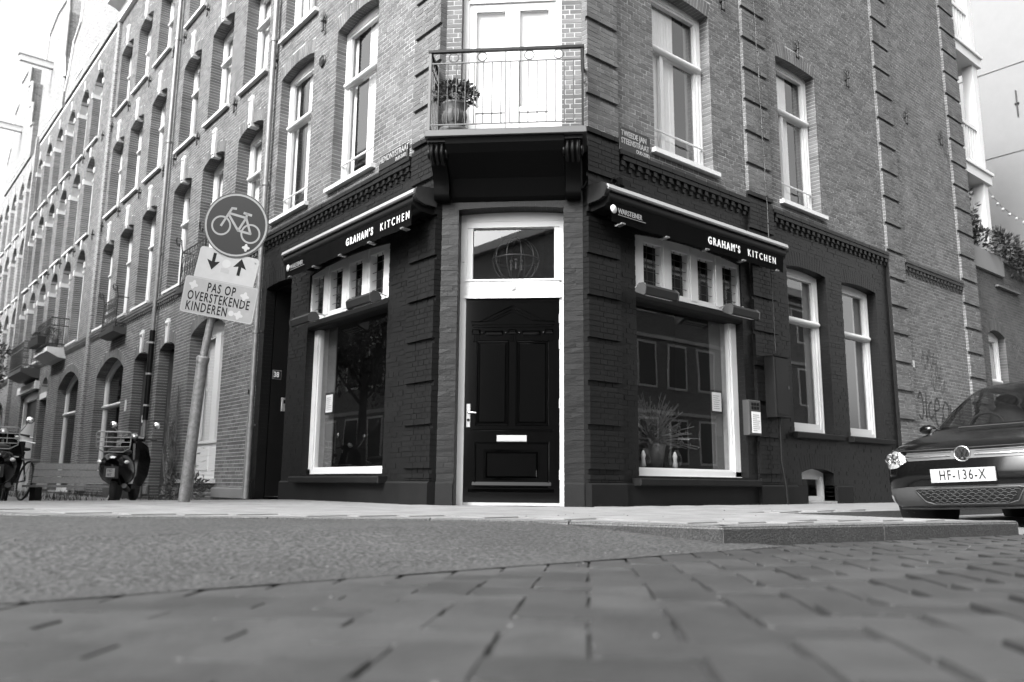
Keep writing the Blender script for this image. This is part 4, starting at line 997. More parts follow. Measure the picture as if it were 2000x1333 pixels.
# house number and intercom on the inner side of the porch
FJ = Frame(0, 5.86, 0)
t = thing('house_number_plate', 'small square enamel plate with the number 38 inside the dark porch', 'number plate', (0.23, 5.84, 1.8))
m = MB(); m.box(.175, .315, 5.845, 5.858, 1.80, 1.94, 'sign_white_dull'); m.box(.183, .307, 5.842, 5.845, 1.808, 1.932, 'sign_blue'); m.build('plate', t)
m = MB(); text(m, '38', .115, lambda x, y, h: (.188+x, 5.841-h, 1.832+y), 'letter_white', bold=.003, sx=.78); m.build('number', t)
t = thing('intercom', 'steel intercom panel inside the dark porch below the house number', 'intercom', (0.42, 5.84, 1.4))
m = MB(); m.bbox(.34, .475, 5.83, 5.86, 1.31, 1.52, 'alu', .006); m.build('panel', t)
m = MB(); m.box(.37, .45, 5.826, 5.83, 1.43, 1.49, 'black'); m.build('screen', t)
for i in range(3):
    m = MB(); m.box(.425, .445, 5.826, 5.83, 1.34+i*.025, 1.355+i*.025, 'letter_white'); m.build('button', t)
# porch: black painted walls, door and white frame edge
m = MB(FL); m.box(-5.858, -5.853, .16, .9, 0, 3.2, 'paint_black'); m.box(-4.957, -4.95, .16, .9, 0, 3.2, 'paint_black'); m.box(-5.86, -4.95, .16, .9, 3.2, 3.26, 'paint_black'); porch = m.build('porch_wall', cb)
m = MB(FL); m.box(-5.85, -5.80, .50, .56, 0, 3.2, 'white'); m.box(-4.99, -4.957, .50, .56, 0, 3.2, 'white'); m.build('door_frame', cb)
m = MB(FL); m.bbox(-5.80, -4.99, .52, .57, 0.02, 3.18, 'gloss_black', .01)
m.build('side_door', cb)
# plant and glasses behind the right window
def leaves_mesh(m, c, r, n, ls, mt, up=.3, narrow=.35):
    for i in range(n):
        while True:
            p = Vector([random.uniform(-1, 1) for _ in range(3)])
            if .2 < p.length < 1: break
        q = Vector((c[0]+p.x*r[0], c[1]+p.y*r[1], c[2]+p.z*r[2])); d = (p.normalized()+Vector((random.uniform(-.6, .6), random.uniform(-.6, .6), up+random.uniform(-.5, .5)))).normalized()
        a = d.cross(Vector((random.uniform(-1, 1), random.uniform(-1, 1), random.uniform(-1, 1)))).normalized(); l = ls*random.uniform(.6, 1.3); w_ = l*narrow; nn = d.cross(a)
        m.add([q, q+d*l*.5+a*w_*.5+nn*l*.08, q+d*l, q+d*l*.5-a*w_*.5+nn*l*.08], [(0, 1, 2, 3)], mt if not isinstance(mt, (list, tuple)) else random.choice(mt))
t = thing('indoor_plant', 'feathery plant in a pot standing behind the glass of the right shop window', 'plant', FR(2.85, .5, .35))
m = MB(FR)
for i in range(240):
    an = random.uniform(0, 6.28); el = random.uniform(.1, 1.4); L = random.uniform(.35, .82); c, q = math.cos(an)*math.cos(el), math.sin(an)*math.cos(el)*.55
    p0 = Vector((2.80, .52, .72)); P = [p0+Vector((c*L*k, q*L*k, math.sin(el)*L*k-.18*L*k*k)) for k in (0, .35, .7, 1)]
    for A, B in zip(P, P[1:]):
        d = (B-A); s_ = Vector((-d.z, 0, d.x)).normalized()*.006; m.add([A-s_, B-s_*.8, B+s_*.8, A+s_], [(0, 1, 2, 3)], 'leaf_pale')
    for k in range(4):
        A = P[1].lerp(P[3], k/4); d = Vector((random.uniform(-1, 1), random.uniform(-.4, .4), random.uniform(-.2, 1))).normalized()*.09; s_ = Vector((-d.z, 0, d.x)).normalized()*.007; m.add([A, A+d*.5+s_, A+d, A+d*.5-s_], [(0, 1, 2, 3)], 'leaf_pale')
m.build('foliage', t)
m = MB(FR); m.lathe([(.0, .42), (.12, .42), (.17, .72), (.15, .73), (0, .70)], (2.80, .52, 0), 'terracotta', 16); m.build('pot', t)
for s_, lab in ((2.42, 'nearer the door'), (3.0, 'farther from the door')):
    t = thing('table_lamp', 'small glass-shaded lamp on the right shop window sill, '+lab, 'lamp', FR(s_, .32, .33), 'lamps on the shop window sill')
    m = MB(FR); m.lathe([(.05, .44), (.085, .50), (.09, .56), (.06, .64), (.045, .66)], (s_, .33, 0), 'glass_clear', 16); m.build('lamp_shade', t)
    m = MB(FR); m.lathe([(.0, .44), (.035, .45), (.02, .54), (.03, .58), (.012, .63), (0, .64)], (s_, .33, 0), 'paper', 12); m.build('candle', t)
    m = MB(FR); m.lathe([(0, .40), (.06, .40), (.06, .415), (.02, .43), (.02, .44), (0, .44)], (s_, .33, 0), 'steel', 12); m.build('base', t)
m = MB(FR); m.box(2.0, 4.0, .19, .9, .36, .40, 'wood'); m.build('inner_sill', cb)
m = MB(FL); m.box(-4.3, -2.25, .19, .6, .36, .40, 'wood'); m.build('inner_sill', cb)
# balcony plant
pc = FC(-.62, -.33, 3.975)
t = thing('potted_plant', 'leafy shrub in an urn-shaped pot at the left end of the balcony', 'plant', pc)
m = MB(FC); m.lathe([(.0, 0), (.13, 0), (.165, .05), (.17, .09), (.14, .09), (0, .08)], (-.62, -.33, 3.977), 'terracotta', 18); m.build('saucer', t)
m = MB(FC); m.lathe([(.0, .06), (.07, .06), (.065, .10), (.11, .16), (.135, .24), (.125, .29), (.11, .32), (.145, .37), (.15, .39), (.12, .39), (0, .36)], (-.62, -.33, 3.977), 'terracotta', 20)
for k in range(12):
    an = k*math.pi/6; m.tube([(-.62+.115*math.cos(an), -.33+.115*math.sin(an), 4.14), (-.62+.136*math.cos(an), -.33+.136*math.sin(an), 4.22), (-.62+.12*math.cos(an), -.33+.12*math.sin(an), 4.28)], .008, 'terracotta', 5)
m.build('pot', t)
m = MB(FC); leaves_mesh(m, (-.61, -.33, 4.50), (.24, .20, .13), 900, .05, ['leaf_dark', 'leaf', 'leaf_dark'], .3, .5); m.build('foliage', t)
m = MB(FC)
for k in range(14):
    an = k*.45; m.tube([(-.62, -.33, 4.36), (-.62+.1*math.cos(an), -.33+.1*math.sin(an), 4.45), (-.62+.2*math.cos(an), -.33+.17*math.sin(an), 4.53)], .004, 'stem', 4)
m.build('stem', t)

# ================================================================== SIGN POST
t = thing('sign_post', 'leaning galvanised post carrying a round cycle sign and two rectangular panels', 'signpost', (-1.94, 3.09, 0))
P0 = Vector((-1.94, 3.09, 0)); P1 = Vector((-1.962, 2.757, 1.53)); P2 = Vector((-1.86, 2.35, 3.28))
ax = (P2-P1).normalized()
m = MB(); m.tube([P0-Vector((0, 0, .05)), P1], [.063, .06], 'galv', 18); m.build('lower_tube', t)
m = MB(); m.tube([P1-ax*.02, P1+ax*.03], .068, 'galv', 18); m.tube([P1+ax*.03, P1+ax*.045], [.068, .045], 'galv', 18); m.build('collar', t)
m = MB(); m.tube([P1+ax*.03, P1+ax*1.1], .040, 'galv', 14); m.tube([P1+ax*1.1, P2], .030, 'galv', 12); m.build('upper_tube', t)
def rectsign(c, ang):
    h = rt2*math.cos(ang)+up2*math.sin(ang); v = -rt2*math.sin(ang)+up2*math.cos(ang)
    return lambda x, y, o=0.0: c+h*x+v*y-fw*o
def rrect(w_, h_, r, n=5):
    P = []
    for cx, cy, a0 in ((w_/2-r, h_/2-r, 0), (-w_/2+r, h_/2-r, 90), (-w_/2+r, -h_/2+r, 180), (w_/2-r, -h_/2+r, 270)):
        for k in range(n+1): a = R(a0+90*k/n); P.append((cx+r*math.cos(a), cy+r*math.sin(a)))
    return P
def plate(mb, pl, P, o0, o1, m_):
    n = len(P); mb.add([pl(x, y, o0) for x, y in P]+[pl(x, y, o1) for x, y in P], [tuple(range(n)), tuple(range(2*n-1, n-1, -1))]+[(i, (i+1) % n, (i+1) % n+n, i+n) for i in range(n)], m_)
def cyc(r, n=48, sx=1, sy=1, c=(0, 0)): return [(c[0]+r*sx*math.cos(2*math.pi*i/n), c[1]+r*sy*math.sin(2*math.pi*i/n)) for i in range(n)]
RC = Vector((-1.854, 2.338, 2.976)); toCam = lambda P, o: CAM+(P-CAM)*(1-o/8.9); pl = rectsign(toCam(RC, .075), R(0))
G_ = 'traffic signs on the leaning post'
def ring(mb, pl, r0, r1, o, m_, c=(0, 0), n=40):
    vs = [pl(x, y, o) for x, y in cyc(r0, n, c=c)]+[pl(x, y, o) for x, y in cyc(r1, n, c=c)]
    mb.add(vs, [(i, (i+1) % n, (i+1) % n+n, i+n) for i in range(n)], m_)
def bar_(mb, pl, p, q, w_, o, m_):
    d = Vector((q[0]-p[0], q[1]-p[1])); nrm = Vector((-d.y, d.x)).normalized()*w_/2; d = d.normalized()*w_*.3
    mb.add([pl(p[0]-d.x+nrm.x, p[1]-d.y+nrm.y, o), pl(q[0]+d.x+nrm.x, q[1]+d.y+nrm.y, o), pl(q[0]+d.x-nrm.x, q[1]+d.y-nrm.y, o), pl(p[0]-d.x-nrm.x, p[1]-d.y-nrm.y, o)], [(0, 1, 2, 3)], m_)
s1_ = thing('cycle_path_sign', 'round dark sign with white rim and white bicycle at the top of the leaning post', 'traffic sign', RC, G_)
m = MB(); plate(m, pl, cyc(.35), 0, -.012, 'sign_blue'); ring(m, pl, .343, .35, .0004, 'rail_grey'); m.build('disc', s1_)
m = MB(); ring(m, pl, .318, .338, .0008, 'sign_white_dull'); m.build('rim', s1_)
def PX(x, y):   # from the 889 px crop of the sign: centre (543,355), radius 283 -> .35
    return ((x-543)/283*.35, -(y-355)/283*.35)
# undo the tilt of the crop so that the plane's own axes are used
m = MB(); B_ = lambda a, b_, w_=.024: bar_(m, pl, PX(*a), PX(*b_), w_, .0012, 'sign_white_dull')
ring(m, pl, .088, .107, .0012, 'sign_white_dull', PX(413, 356)); ring(m, pl, .088, .107, .0014, 'sign_white_dull', PX(668, 432))
B_((413, 356), (510, 207)); B_((510, 207), (545, 212)); B_((487, 250), (630, 292)); B_((480, 262), (560, 402)); B_((560, 402), (632, 292)); B_((560, 402), (668, 432)); B_((632, 292), (668, 432)); B_((632, 292), (640, 258)); B_((615, 250), (676, 270), .026)
m.build('bicycle_symbol', s1_)
def sticker(pl, x, y, r, par):
    mm = MB(); P = []
    for k in range(24): a = 2*math.pi*k/24+.2; P.append((x+r*(1+.28*math.cos(4*a+.6))*math.cos(a), y+r*(1+.28*math.cos(4*a+.6))*math.sin(a)))
    mm.add([pl(a, b_, .0022) for a, b_ in P], [tuple(range(24))], 'sticker'); return mm.build('sticker', par)
sticker(pl, *PX(628, 553), .034, s1_)
for q in (2.62, 2.98, 3.2):
    k = (q-P1.z)/(P2.z-P1.z); c_ = P1.lerp(P2, k); m = MB(); m.tube([c_-ax*.018, c_+ax*.018], .045, 'zinc', 12); m.build('clamp', t)
AC = (Vector((-2.133, 2.636, 2.689))+Vector((-1.622, 2.296, 2.321)))/2
pl = rectsign(toCam(AC, .068), R(-14.0)); s2_ = thing('arrow_panel', 'white panel with one arrow pointing down and one up, under the round cycle sign', 'traffic sign', AC, G_)
m = MB(); plate(m, pl, rrect(.655, .37, .04), 0, -.010, 'sign_white'); m.build('plate', s2_)
def arrow(c, s):
    x, y = c; P = [(x-.017, y-s*.085), (x+.017, y-s*.085), (x+.017, y+s*.01), (x+.072, y-s*.005), (x, y+s*.10), (x-.072, y-s*.005), (x-.017, y+s*.01)]
    mm = MB(); mm.add([pl(a, b_, .0012) for a, b_ in P], [(0, 1, 2, 6), (6, 2, 3, 4), (6, 4, 5)], 'letter_black'); mm.build('arrow', s2_)
arrow((-.158, .055), -1); arrow((.135, .045), 1)
m = MB(); m.add([pl(x, y, .0015) for x, y in cyc(.047, 20, c=(-.013, .055))], [tuple(range(20))], 'sticker'); m.build('sticker', s2_)
m = MB(); m.add([pl(x, y, .0013) for x, y in [(-.06, -.045), (.03, -.045), (.03, .0), (-.06, .0)]], [(0, 1, 2, 3)], 'letter_dim'); m.build('sticker', s2_)
m = MB(); m.tube([pl(.285, .135, 0), pl(.285, .135, .006)], .008, 'zinc', 8); m.build('screw', s2_)
TC = Vector((-1.9015, 2.561, 2.176)); pl = rectsign(toCam(TC, .082), R(-11.0)); s3_ = thing('text_panel', 'white panel lettered PAS OP OVERSTEKENDE KINDEREN, lowest on the leaning post', 'traffic sign', TC, G_)
m = MB(); plate(m, pl, rrect(.80, .40, .035), 0, -.010, 'sign_white_dull'); m.build('plate', s3_)
m = MB()
vs = [pl(x, y, .0008) for x, y in rrect(.785, .385, .03)]+[pl(x, y, .0008) for x, y in rrect(.775, .375, .028)]; n = len(vs)//2
m.add(vs, [(i, (i+1) % n, (i+1) % n+n, i+n) for i in range(n)], 'sign_white'); m.build('rim', s3_)
m = MB()
for tx, x, y, sp in (('PAS OP', -.15, .065, 1.2), ('OVERSTEKENDE', -.345, -.05, 1.17), ('KINDEREN', -.345, -.165, 1.2)):
    text(m, tx, .138, lambda a, b_, c: pl(x+a, y+b_, .001+c), 'letter_black', bold=.0022, ext=.0005, space=sp, sx=.60)
m.build('lettering', s3_)
sticker(pl, -.30, .11, .040, s3_); sticker(pl, .265, .085, .040, s3_); sticker(pl, .235, -.125, .040, s3_)
m = MB(); m.add([pl(x, y, .0015) for x, y in cyc(.03, 20, c=(.155, -.12))], [tuple(range(20))], 'sticker'); m.build('sticker', s3_)
# ================================================================== NEIGHBOUR HOUSES ALONG THE SIDE STREET (frame FL, s = -y)
def dpipe(parent, y, z1=13, black=None):
    m = MB(FL); zb = .02-.1*min(1, max(0, (y-4)/5))
    m.tube([(-y, -.085, zb), (-y, -.085, z1)], .042, 'zinc', 10)
    for z in (1.05, 2.5, 4.9, 7.4, 9.8, 12.1): m.tube([(-y, -.085, z), (-y, -.085, z+.07)], .054, 'zinc', 10); m.box(-y-.01, -y+.01, -.085, 0, z+.02, z+.05, 'zinc')
    m.tube([(-y, -.085, zb), (-y, -.085, 1.0)], .052, 'zinc', 10)
    o = m.build('downpipe', parent)
    if black:
        m = MB(FL); m.tube([(-y, -.085, black[0]), (-y, -.085, black[1])], .055, 'black', 10)
        for k in range(3): z = black[0]+(black[1]-black[0])*(.15+.35*k); m.tube([(-y, -.085, z), (-y, -.085, z+.035)], .062, 'alu', 10)
        m.build('pipe_sleeve', o)
dpipe(cb, 5.97)
m = MB(FL); m.box(-5.99, -5.955, -.145, -.135, 1.55, 1.62, 'black'); m.build('pipe_tag', cb)
def house(label, y0, y1, ws, arched, ground, zt=13.0, real=True, dark='brick', keys=True, mor='mortar', reveal=.22, single=0, lv=None, pilaster_=False):
    h = thing('terrace_house', label, 'house', (0, (y0+y1)/2, -.1), 'terraced houses along the side street')
    lv = lv or ((4.08, 6.20, 5.5), (7.13, 9.0, 8.4), (10.02, 11.75, 11.1)); ops = []; rise = .45 if arched else .12
    for a, b in ws:
        for z0, zs, rl in lv: ops.append((-b, -a, z0, zs, (b-a)/2*.98 if arched else rise, .16 if arched else .2))
    gops = [(-b, -a, z0, zs, r) for a, b, z0, zs, r, k in ground]
    ops += gops
    mf = lambda z: dark
    bk = MB(FL); backing(bk, -y1, -y0, -.15, zt, ops, mor, d=.0028 if real else .0, reveal=reveal)
    if real:
        bk.build('mortar_bed', h); w_ = Wall(); w_.courses(FL, -y1, -y0, -.15, zt-.1, ops, mf, 0, reveal)
        w_.build(h, single)
    else:
        for i, mm in enumerate(bk.mats): bk.mats[i] = 'brick_wall_far'
        bk.build('brick_wall', h)
    for a, b in ws:
        for i, (z0, zs, rl) in enumerate(lv):
            c = (a+b)/2
            if arched:
                w_ = window(h, FL, -b, -a, z0, zs, (b-a)/2*.98, zs+.02, reveal, 1, ('side', 'half', 'full')[int(a*3+i) % 3], arched_glass=True, fw_=.07)
                k = MB(FL); k.box(-b-.10, -b+.002, -.035, reveal-.01, zs-.10, zs+.06, 'stone_white'); k.build('impost', w_)
                k = MB(FL); k.box(-a-.002, -a+.10, -.035, reveal-.01, zs-.10, zs+.06, 'stone_white'); k.build('impost', w_)
                k = MB(FL); zc = zs+(b-a)/2; k.prism([(-c-.05, zc-.02), (-c+.05, zc-.02), (-c+.075, zc+.28), (-c-.075, zc+.28)], -.045, .1, 'stone_white'); k.build('keystone', w_)
            else:
                w_ = window(h, FL, -b, -a, z0, zs, rise, rl, reveal, 2, ('side', 'side', 'blind', 'full')[int(a*5+i) % 4], keystone=(zs+rise-.06, zs+rise+.52))
                k = MB(FL); k.box(-c-.10, -c+.10, -.006, reveal-.01, zs+rise-.055, zs+rise+.0, 'stone_white') if False else None
    for a, b, z0, zs, r, kind in ground:
        if kind == 'shopwin':
            window(h, FL, -b, -a, z0, zs, r, zs-.75, reveal, 1, None, sill=None, fw_=.12, name='ground_window', arched_glass=True)
        elif kind == 'tallwin':
            w_ = window(h, FL, -b, -a, z0, zs, r, None, reveal, 1, 'full', sill='white', fw_=.14, name='ground_window', mullion=(-(a+b)/2,))
            m = MB(FL); m.box(-(a+b)/2-.13, -(a+b)/2+.13, reveal-.004, reveal+.05, z0+.6, zs-.05, 'white'); m.box(-b+.1, -a-.1, reveal+.0, reveal+.05, z0+.05, z0+.62, 'white'); m.bbox(-b+.2, -(a+b)/2-.08, reveal-.015, reveal, z0+.14, z0+.54, 'white', .01); m.bbox(-(a+b)/2+.08, -a-.2, reveal-.015, reveal, z0+.14, z0+.54, 'white', .01); m.box(-b+.1, -a-.1, reveal-.03, reveal+.02, z0+.62, z0+.67, 'white'); m.build('panel', w_)
        elif kind == 'door':
            m = MB(FL); D = reveal+.45; m.box(-b, -a, D+.04, D+.09, z0, zs+r, 'paint_plinth'); m.box(-b, -b+.08, D, D+.06, z0, zs+r, 'curtain_grey'); m.box(-a-.08, -a, D, D+.06, z0, zs+r, 'curtain_grey'); m.box(-b, -a, D, D+.06, zs-.55, zs-.48, 'curtain_grey')
            for k in range(2): m.bbox(-b+.2, -a-.2, D+.02, D+.045, z0+.25+k*1.0, z0+1.05+k*1.1, 'paint_plinth', .02)
            o = m.build('door', h); m = MB(FL); m.ball((-a-.2, D-.01, z0+1.05), .03, 'steel', 8); m.build('door_knob', o)
            m = MB(FL)
            for e0, e1 in ((-b-.004, -b), (-a, -a+.004)): m.box(e0, e1, reveal-.01, D+.1, z0, zs+.01, dark)
            m.box(-b, -a, reveal-.01, D+.1, zs+r*.5, zs+r*.5+.03, dark); m.build('porch_side', h)
            if keys: c = -(a+b)/2; m = MB(FL); m.prism([(c-.07, zs+r-.02), (c+.07, zs+r-.02), (c+.095, zs+.52), (c+.05, zs+.6), (c-.05, zs+.6), (c-.095, zs+.52)], -.035, .1, 'stone_white'); m.ball((c, -.04, zs+.5), (.05, .04, .05), 'stone_white', 8); m.build('keystone', h)
        elif kind == 'niche':
            m = MB(FL); m.box(-b, -a, reveal+.3, reveal+.34, z0, zs+r, 'black'); m.box(-b-.01, -a+.01, -.02, reveal+.25, zs-.18, zs, 'stone_white'); m.build('alcove', h)
        elif kind == 'board':
            m = MB(FL); m.box(-b, -a, reveal-.08, reveal+.02, z0, zs-.9, 'plaster_pale'); m.box(-b, -b+.15, reveal-.12, reveal+.02, z0, zs, 'white'); m.box(-a-.15, -a, reveal-.12, reveal+.02, z0, zs, 'white'); m.box(-b, -a, reveal-.12, reveal+.02, zs-.15, zs+r, 'white'); m.box(-b-.15, -a+.15, -.12, .1, zs+r, zs+r+.25, 'stone_white'); m.box(-b+.1, -a-.1, reveal-.02, reveal+.02, zs-.9, zs-.1, 'black'); m.build('boarded_door', h)
    # dentils between shop floor and first floor
    m = MB(FL); dentils(m, -y1+.02, -y0-.02, 3.98, dark); m.build('dentil_course', h)
    m = MB(FL); plinth(m, FL, -y1, -y0, .02, .16) if False else None
    x_ = sorted([v for a, b, z0, zs, r, k in ground for v in (a, b)]); e_ = [y0]+x_+[y1]
    for i in range(0, len(e_), 2):
        if e_[i+1]-e_[i] > .1: m = MB(FL); plinth(m, FL, -e_[i+1], -e_[i], .035, .14, 'render_grey'); m.build('plinth', h)
    # top cornice, roof, party walls, dark interior
    m = MB(FL)
    if arched: m.prism_s([(-.02, zt-.05), (-.12, zt), (-.14, zt+.05), (.3, zt+.07), (.3, zt-.05)], -y1, -y0, 'sill_stone')
    else: m.prism_s([(-.04, zt-.45), (-.10, zt-.42), (-.10, zt-.12), (-.22, zt-.05), (-.42, zt), (-.45, zt+.12), (-.45, zt+.2), (.3, zt+.25), (.3, zt-.45)], -y1, -y0, 'white' if not arched else 'plaster_pale'); m.build('roof_cornice', h)
    m = MB(FL); m.box(-y1, -y0, .3, 9, zt+.1, zt+.2, 'roofing'); m.box(-y1, -y1+.1, reveal+.1, 9, -.15, zt, 'room'); m.box(-y0-.1, -y0, reveal+.9, 9, -.15, zt, 'room'); m.build('roof', h)
    m = MB(FL); m.add([(-y1+.1, 1.3, -.15), (-y0-.1, 1.3, -.15), (-y0-.1, 1.3, zt), (-y1+.1, 1.3, zt)], [(0, 1, 2, 3)], 'room')
    for z in (3.7, 6.9, 9.8): m.box(-y1+.1, -y0-.1, reveal+.1, 1.3, z, z+.1, 'room')
    m.build('inner_wall', h)
    return h
# far brick material with bonded pattern for houses too distant to pick bricks apart
def farbrick():
    m = mat('brick_wall_far', .15, .85, var=.2, scale=4); n = m.node_tree.nodes; l = m.node_tree.links
    b = n.new('ShaderNodeTexBrick'); g = n.new('ShaderNodeNewGeometry'); s = n.new('ShaderNodeSeparateXYZ'); c = n.new('ShaderNodeCombineXYZ'); a = n.new('ShaderNodeMath'); a.operation = 'ADD'
    l.new(g.outputs['Position'], s.inputs[0]); l.new(s.outputs[0], a.inputs[0]); l.new(s.outputs[1], a.inputs[1]); l.new(a.outputs[0], c.inputs[0]); l.new(s.outputs[2], c.inputs[1]); l.new(c.outputs[0], b.inputs['Vector'])
    b.inputs['Scale'].default_value = 1; b.inputs['Brick Width'].default_value = .22; b.inputs['Row Height'].default_value = CH; b.inputs['Mortar Size'].default_value = .005
    b.inputs['Color1'].default_value = (.10, .10, .10, 1); b.inputs['Color2'].default_value = (.19, .19, .19, 1); b.inputs['Mortar'].default_value = (.4, .4, .4, 1)
    l.new(b.outputs['Color'], n['Principled BSDF'].inputs['Base Color'])
    bp = n.new('ShaderNodeBump'); bp.invert = True; bp.inputs['Strength'].default_value = .6; bp.inputs['Distance'].default_value = .008; l.new(b.outputs['Fac'], bp.inputs['Height']); l.new(bp.outputs[0], n['Principled BSDF'].inputs['Normal'])
farbrick()
n1 = house('brick terrace house joining the corner building, with a tall white ground-floor window', 6.05, 11.42, [(6.42, 7.5), (8.15, 9.28), (9.92, 11.0)], False,
      [(7.55, 9.25, .28, 2.9, .22, 'tallwin'), (10.15, 11.1, -.12, 2.85, .12, 'door')], zt=13.3, dark='brick', single=298)
n2 = house('second brick terrace house from the corner, with a broad arched ground-floor window', 11.42, 17.1, [(12.14, 13.25), (13.9, 15.05), (15.6, 16.72)], False,
      [(11.85, 12.85, -.12, 2.85, .12, 'door'), (13.7, 16.1, .35, 2.78, .36, 'shopwin')], zt=13.3, dark='brick', single=120)
n3 = house('third brick house with round-headed windows and white impost blocks under an ornate gable', 17.1, 28.6, [(18.65, 19.8), (20.4, 21.6), (22.2, 23.35), (24.0, 25.15), (25.75, 26.9), (27.4, 28.3)], True,
      [(18.0, 20.5, -.05, 2.85, .38, 'shopwin'), (22.0, 23.0, -.12, 2.9, .48, 'niche'), (23.5, 26.4, -.12, 3.0, .1, 'board')], zt=13.0, real=True, dark='brick', keys=True, single=0)
n4 = house('fourth brick house with round-headed windows, beyond the house with the two balconies', 28.6, 40.5, [(29.3+1.75*i, 30.45+1.75*i) for i in range(6)], True,
      [(30.0, 32.5, -.05, 2.85, .38, 'shopwin'), (34, 35, -.12, 2.9, .3, 'door')], zt=13.0, real=False, single=0)
n5 = house('fifth brick house, farthest down the side street and palest', 40.5, 56, [(41.5+2.0*i, 42.7+2.0*i) for i in range(7)], True, [(43, 45, -.05, 2.5, .6, 'shopwin')], zt=13.6, real=False)
dpipe(n1, 11.38, 13.2, (1.45, 3.3))
m = MB(FL); m.box(-17.28, -17.0, -.07, .02, -.12, 13.0, 'brick_wall_far'); m.build('pilaster', n3)
m = MB(FL); m.box(-28.75, -28.45, -.12, .02, -.12, 13.3, 'brick_wall_far'); m.build('pilaster', n4)
for y in (8.02-.2, 9.75, 11.15): 
    for z in (6.95, 9.75): anchor(n1, FL, -y+.1, z, .28)
for y in (11.75, 13.55, 15.3, 16.92):
    for z in (6.9, 9.72): anchor(n2, FL, -y, z, .28)
for y in (17.9, 20.1, 21.9, 23.7, 25.4):
    for z in (6.9, 9.8): anchor(n3, FL, -y, z, .3)
# gables with hoist beams
def gable(h, y0, y1, P, beam=None, m_='brick_wall_far'):
    mb = MB(FL); mb.prism([(-y, z) for y, z in P], -.05, .35, m_); mb.build('gable', h)
    mb = MB(FL)
    for (a, b), (c, d) in zip(P[1:-1], P[2:-1]):
        if abs(b-d) < .3 or True: mb.tube([(-a, -.06, b), (-c, -.06, d)], .06, 'stone_white', 5)
    mb.build('coping', h)
    if beam: y, z = beam; mb = MB(FL); mb.box(-y-.09, -y+.09, -1.15, .2, z-.12, z+.10, 'plaster_pale'); mb.box(-y-.11, -y+.11, -1.2, .2, z+.10, z+.13, 'zinc'); mb.build('hoist_beam', h)
    for k in (-1, 1):
        c = -(y0+y1)/2+k*1.0; window(h, FL, c-.5, c+.5, 13.4, 14.9, .35, 14.6, .02, 1, None, name='gable_window')
gable(n3, 19, 23.2, [(17.3, 13.05), (17.3, 17.4), (21.3, 17.4), (21.5, 16.6), (22.4, 16.4), (22.6, 15.4), (23.4, 15.0), (23.8, 13.9), (24.1, 13.5), (24.1, 13.05)])
gable(n3, 24.8, 29.5, [(24.5, 13.05), (24.5, 14.2), (25.0, 15.2), (25.1, 17.0), (25.4, 17.7), (27.2, 17.9), (28.6, 17.6), (28.9, 16.4), (29.0, 13.05)], (27.2, 15.7))
gable(n4, 30.8, 36.0, [(30.3, 13.05), (30.3, 14.5), (30.9, 14.6), (30.9, 15.6), (31.6, 15.7), (31.6, 16.8), (32.6, 17.0), (32.6, 17.9), (34.8, 18.0), (34.9, 17.0), (35.7, 16.8), (35.8, 15.2), (36.4, 14.6), (36.4, 13.05)], (33.2, 15.2))
# plant trays, french balconies
def french(h, y0, y1, z0, lab=None):
    m = MB(FL); m.prism_s([(-.28, z0-.10), (-.30, z0), (.05, z0), (.05, z0-.14), (-.1, z0-.16)], -y1-.04, -y0+.04, 'plastic_grey'); o = m.build('french_balcony', h)
    m = MB(FL); zt = z0+.72; D = -.24
    for a in (-y1, -y0):
        m.box(a-.012, a+.012, D-.012, D+.012, z0, zt, 'iron'); m.box(a-.01, a+.01, D, .0, zt-.02, zt, 'iron'); m.box(a-.01, a+.01, D, 0, z0+.08, z0+.1, 'iron')
        # curled finial
        m.tube([(a, D, zt), (a, D-.02, zt+.12), (a+.06, D-.05, zt+.21), (a+.0, D-.11, zt+.27), (a-.09, D-.10, zt+.24), (a-.11, D-.07, zt+.15), (a-.05, D-.05, zt+.12), (a-.03, D-.06, zt+.17)], .012, 'iron', 6)
    m.box(-y1, -y0, D-.01, D+.01, zt-.02, zt, 'iron'); m.box(-y1, -y0, D-.01, D+.01, z0+.07, z0+.09, 'iron'); m.build('railing', o)
    m = MB(FL); n = int((y1-y0)/.13)
    for i in range(n):
        c = -y1+(y1-y0)*(i+.5)/n
        for zz in (z0+.18, z0+.36, z0+.54):
            m.tube([(c+.045*math.cos(q), D, zz+.075*math.sin(q)) for q in [2*math.pi*k/8 for k in range(9)]], .006, 'iron', 4, False)
        m.tube([(c-.06, D, z0+.09), (c+.06, D, zt-.02)], .005, 'iron', 4); m.tube([(c+.06, D, z0+.09), (c-.06, D, zt-.02)], .005, 'iron', 4)
    m.build('scrollwork', o)
french(n1, 8.1, 9.35, 3.78); french(n2, 13.75, 14.95, 3.70)
# projecting balconies
def balcony(h, y0, y1, z, pr, lattice):
    m = MB(FL); m.prism_s([(-pr, z-.10), (-pr, z+.03), (.05, z+.03), (.05, z-.28), (-pr*.4, z-.25)], -y1, -y0, 'plaster_pale' if not lattice else 'plastic_grey'); o = m.build('balcony', h)
    zt = z+.88; rr = 'iron' if not lattice else 'rail_grey'; m = MB(FL)
    for zz in (zt, zt-.22, z+.12): m.box(-y1, -y0, -pr+.03, -pr+.05, zz-.015, zz+.015, rr); m.box(-y0-.02, -y0, -pr+.05, 0, zz-.015, zz+.015, rr); m.box(-y1, -y1+.02, -pr+.05, 0, zz-.015, zz+.015, rr)
    for i in range(int((y1-y0)/.12)+1): s_ = -y1+i*.12; m.tube([(s_, -pr+.04, z+.03), (s_, -pr+.04, zt)], .008, rr, 4)
    for i in range(4): q = -pr*i/4; m.tube([(-y0-.01, q, z+.03), (-y0-.01, q, zt)], .008, rr, 4)
    m.build('railing', o); return o
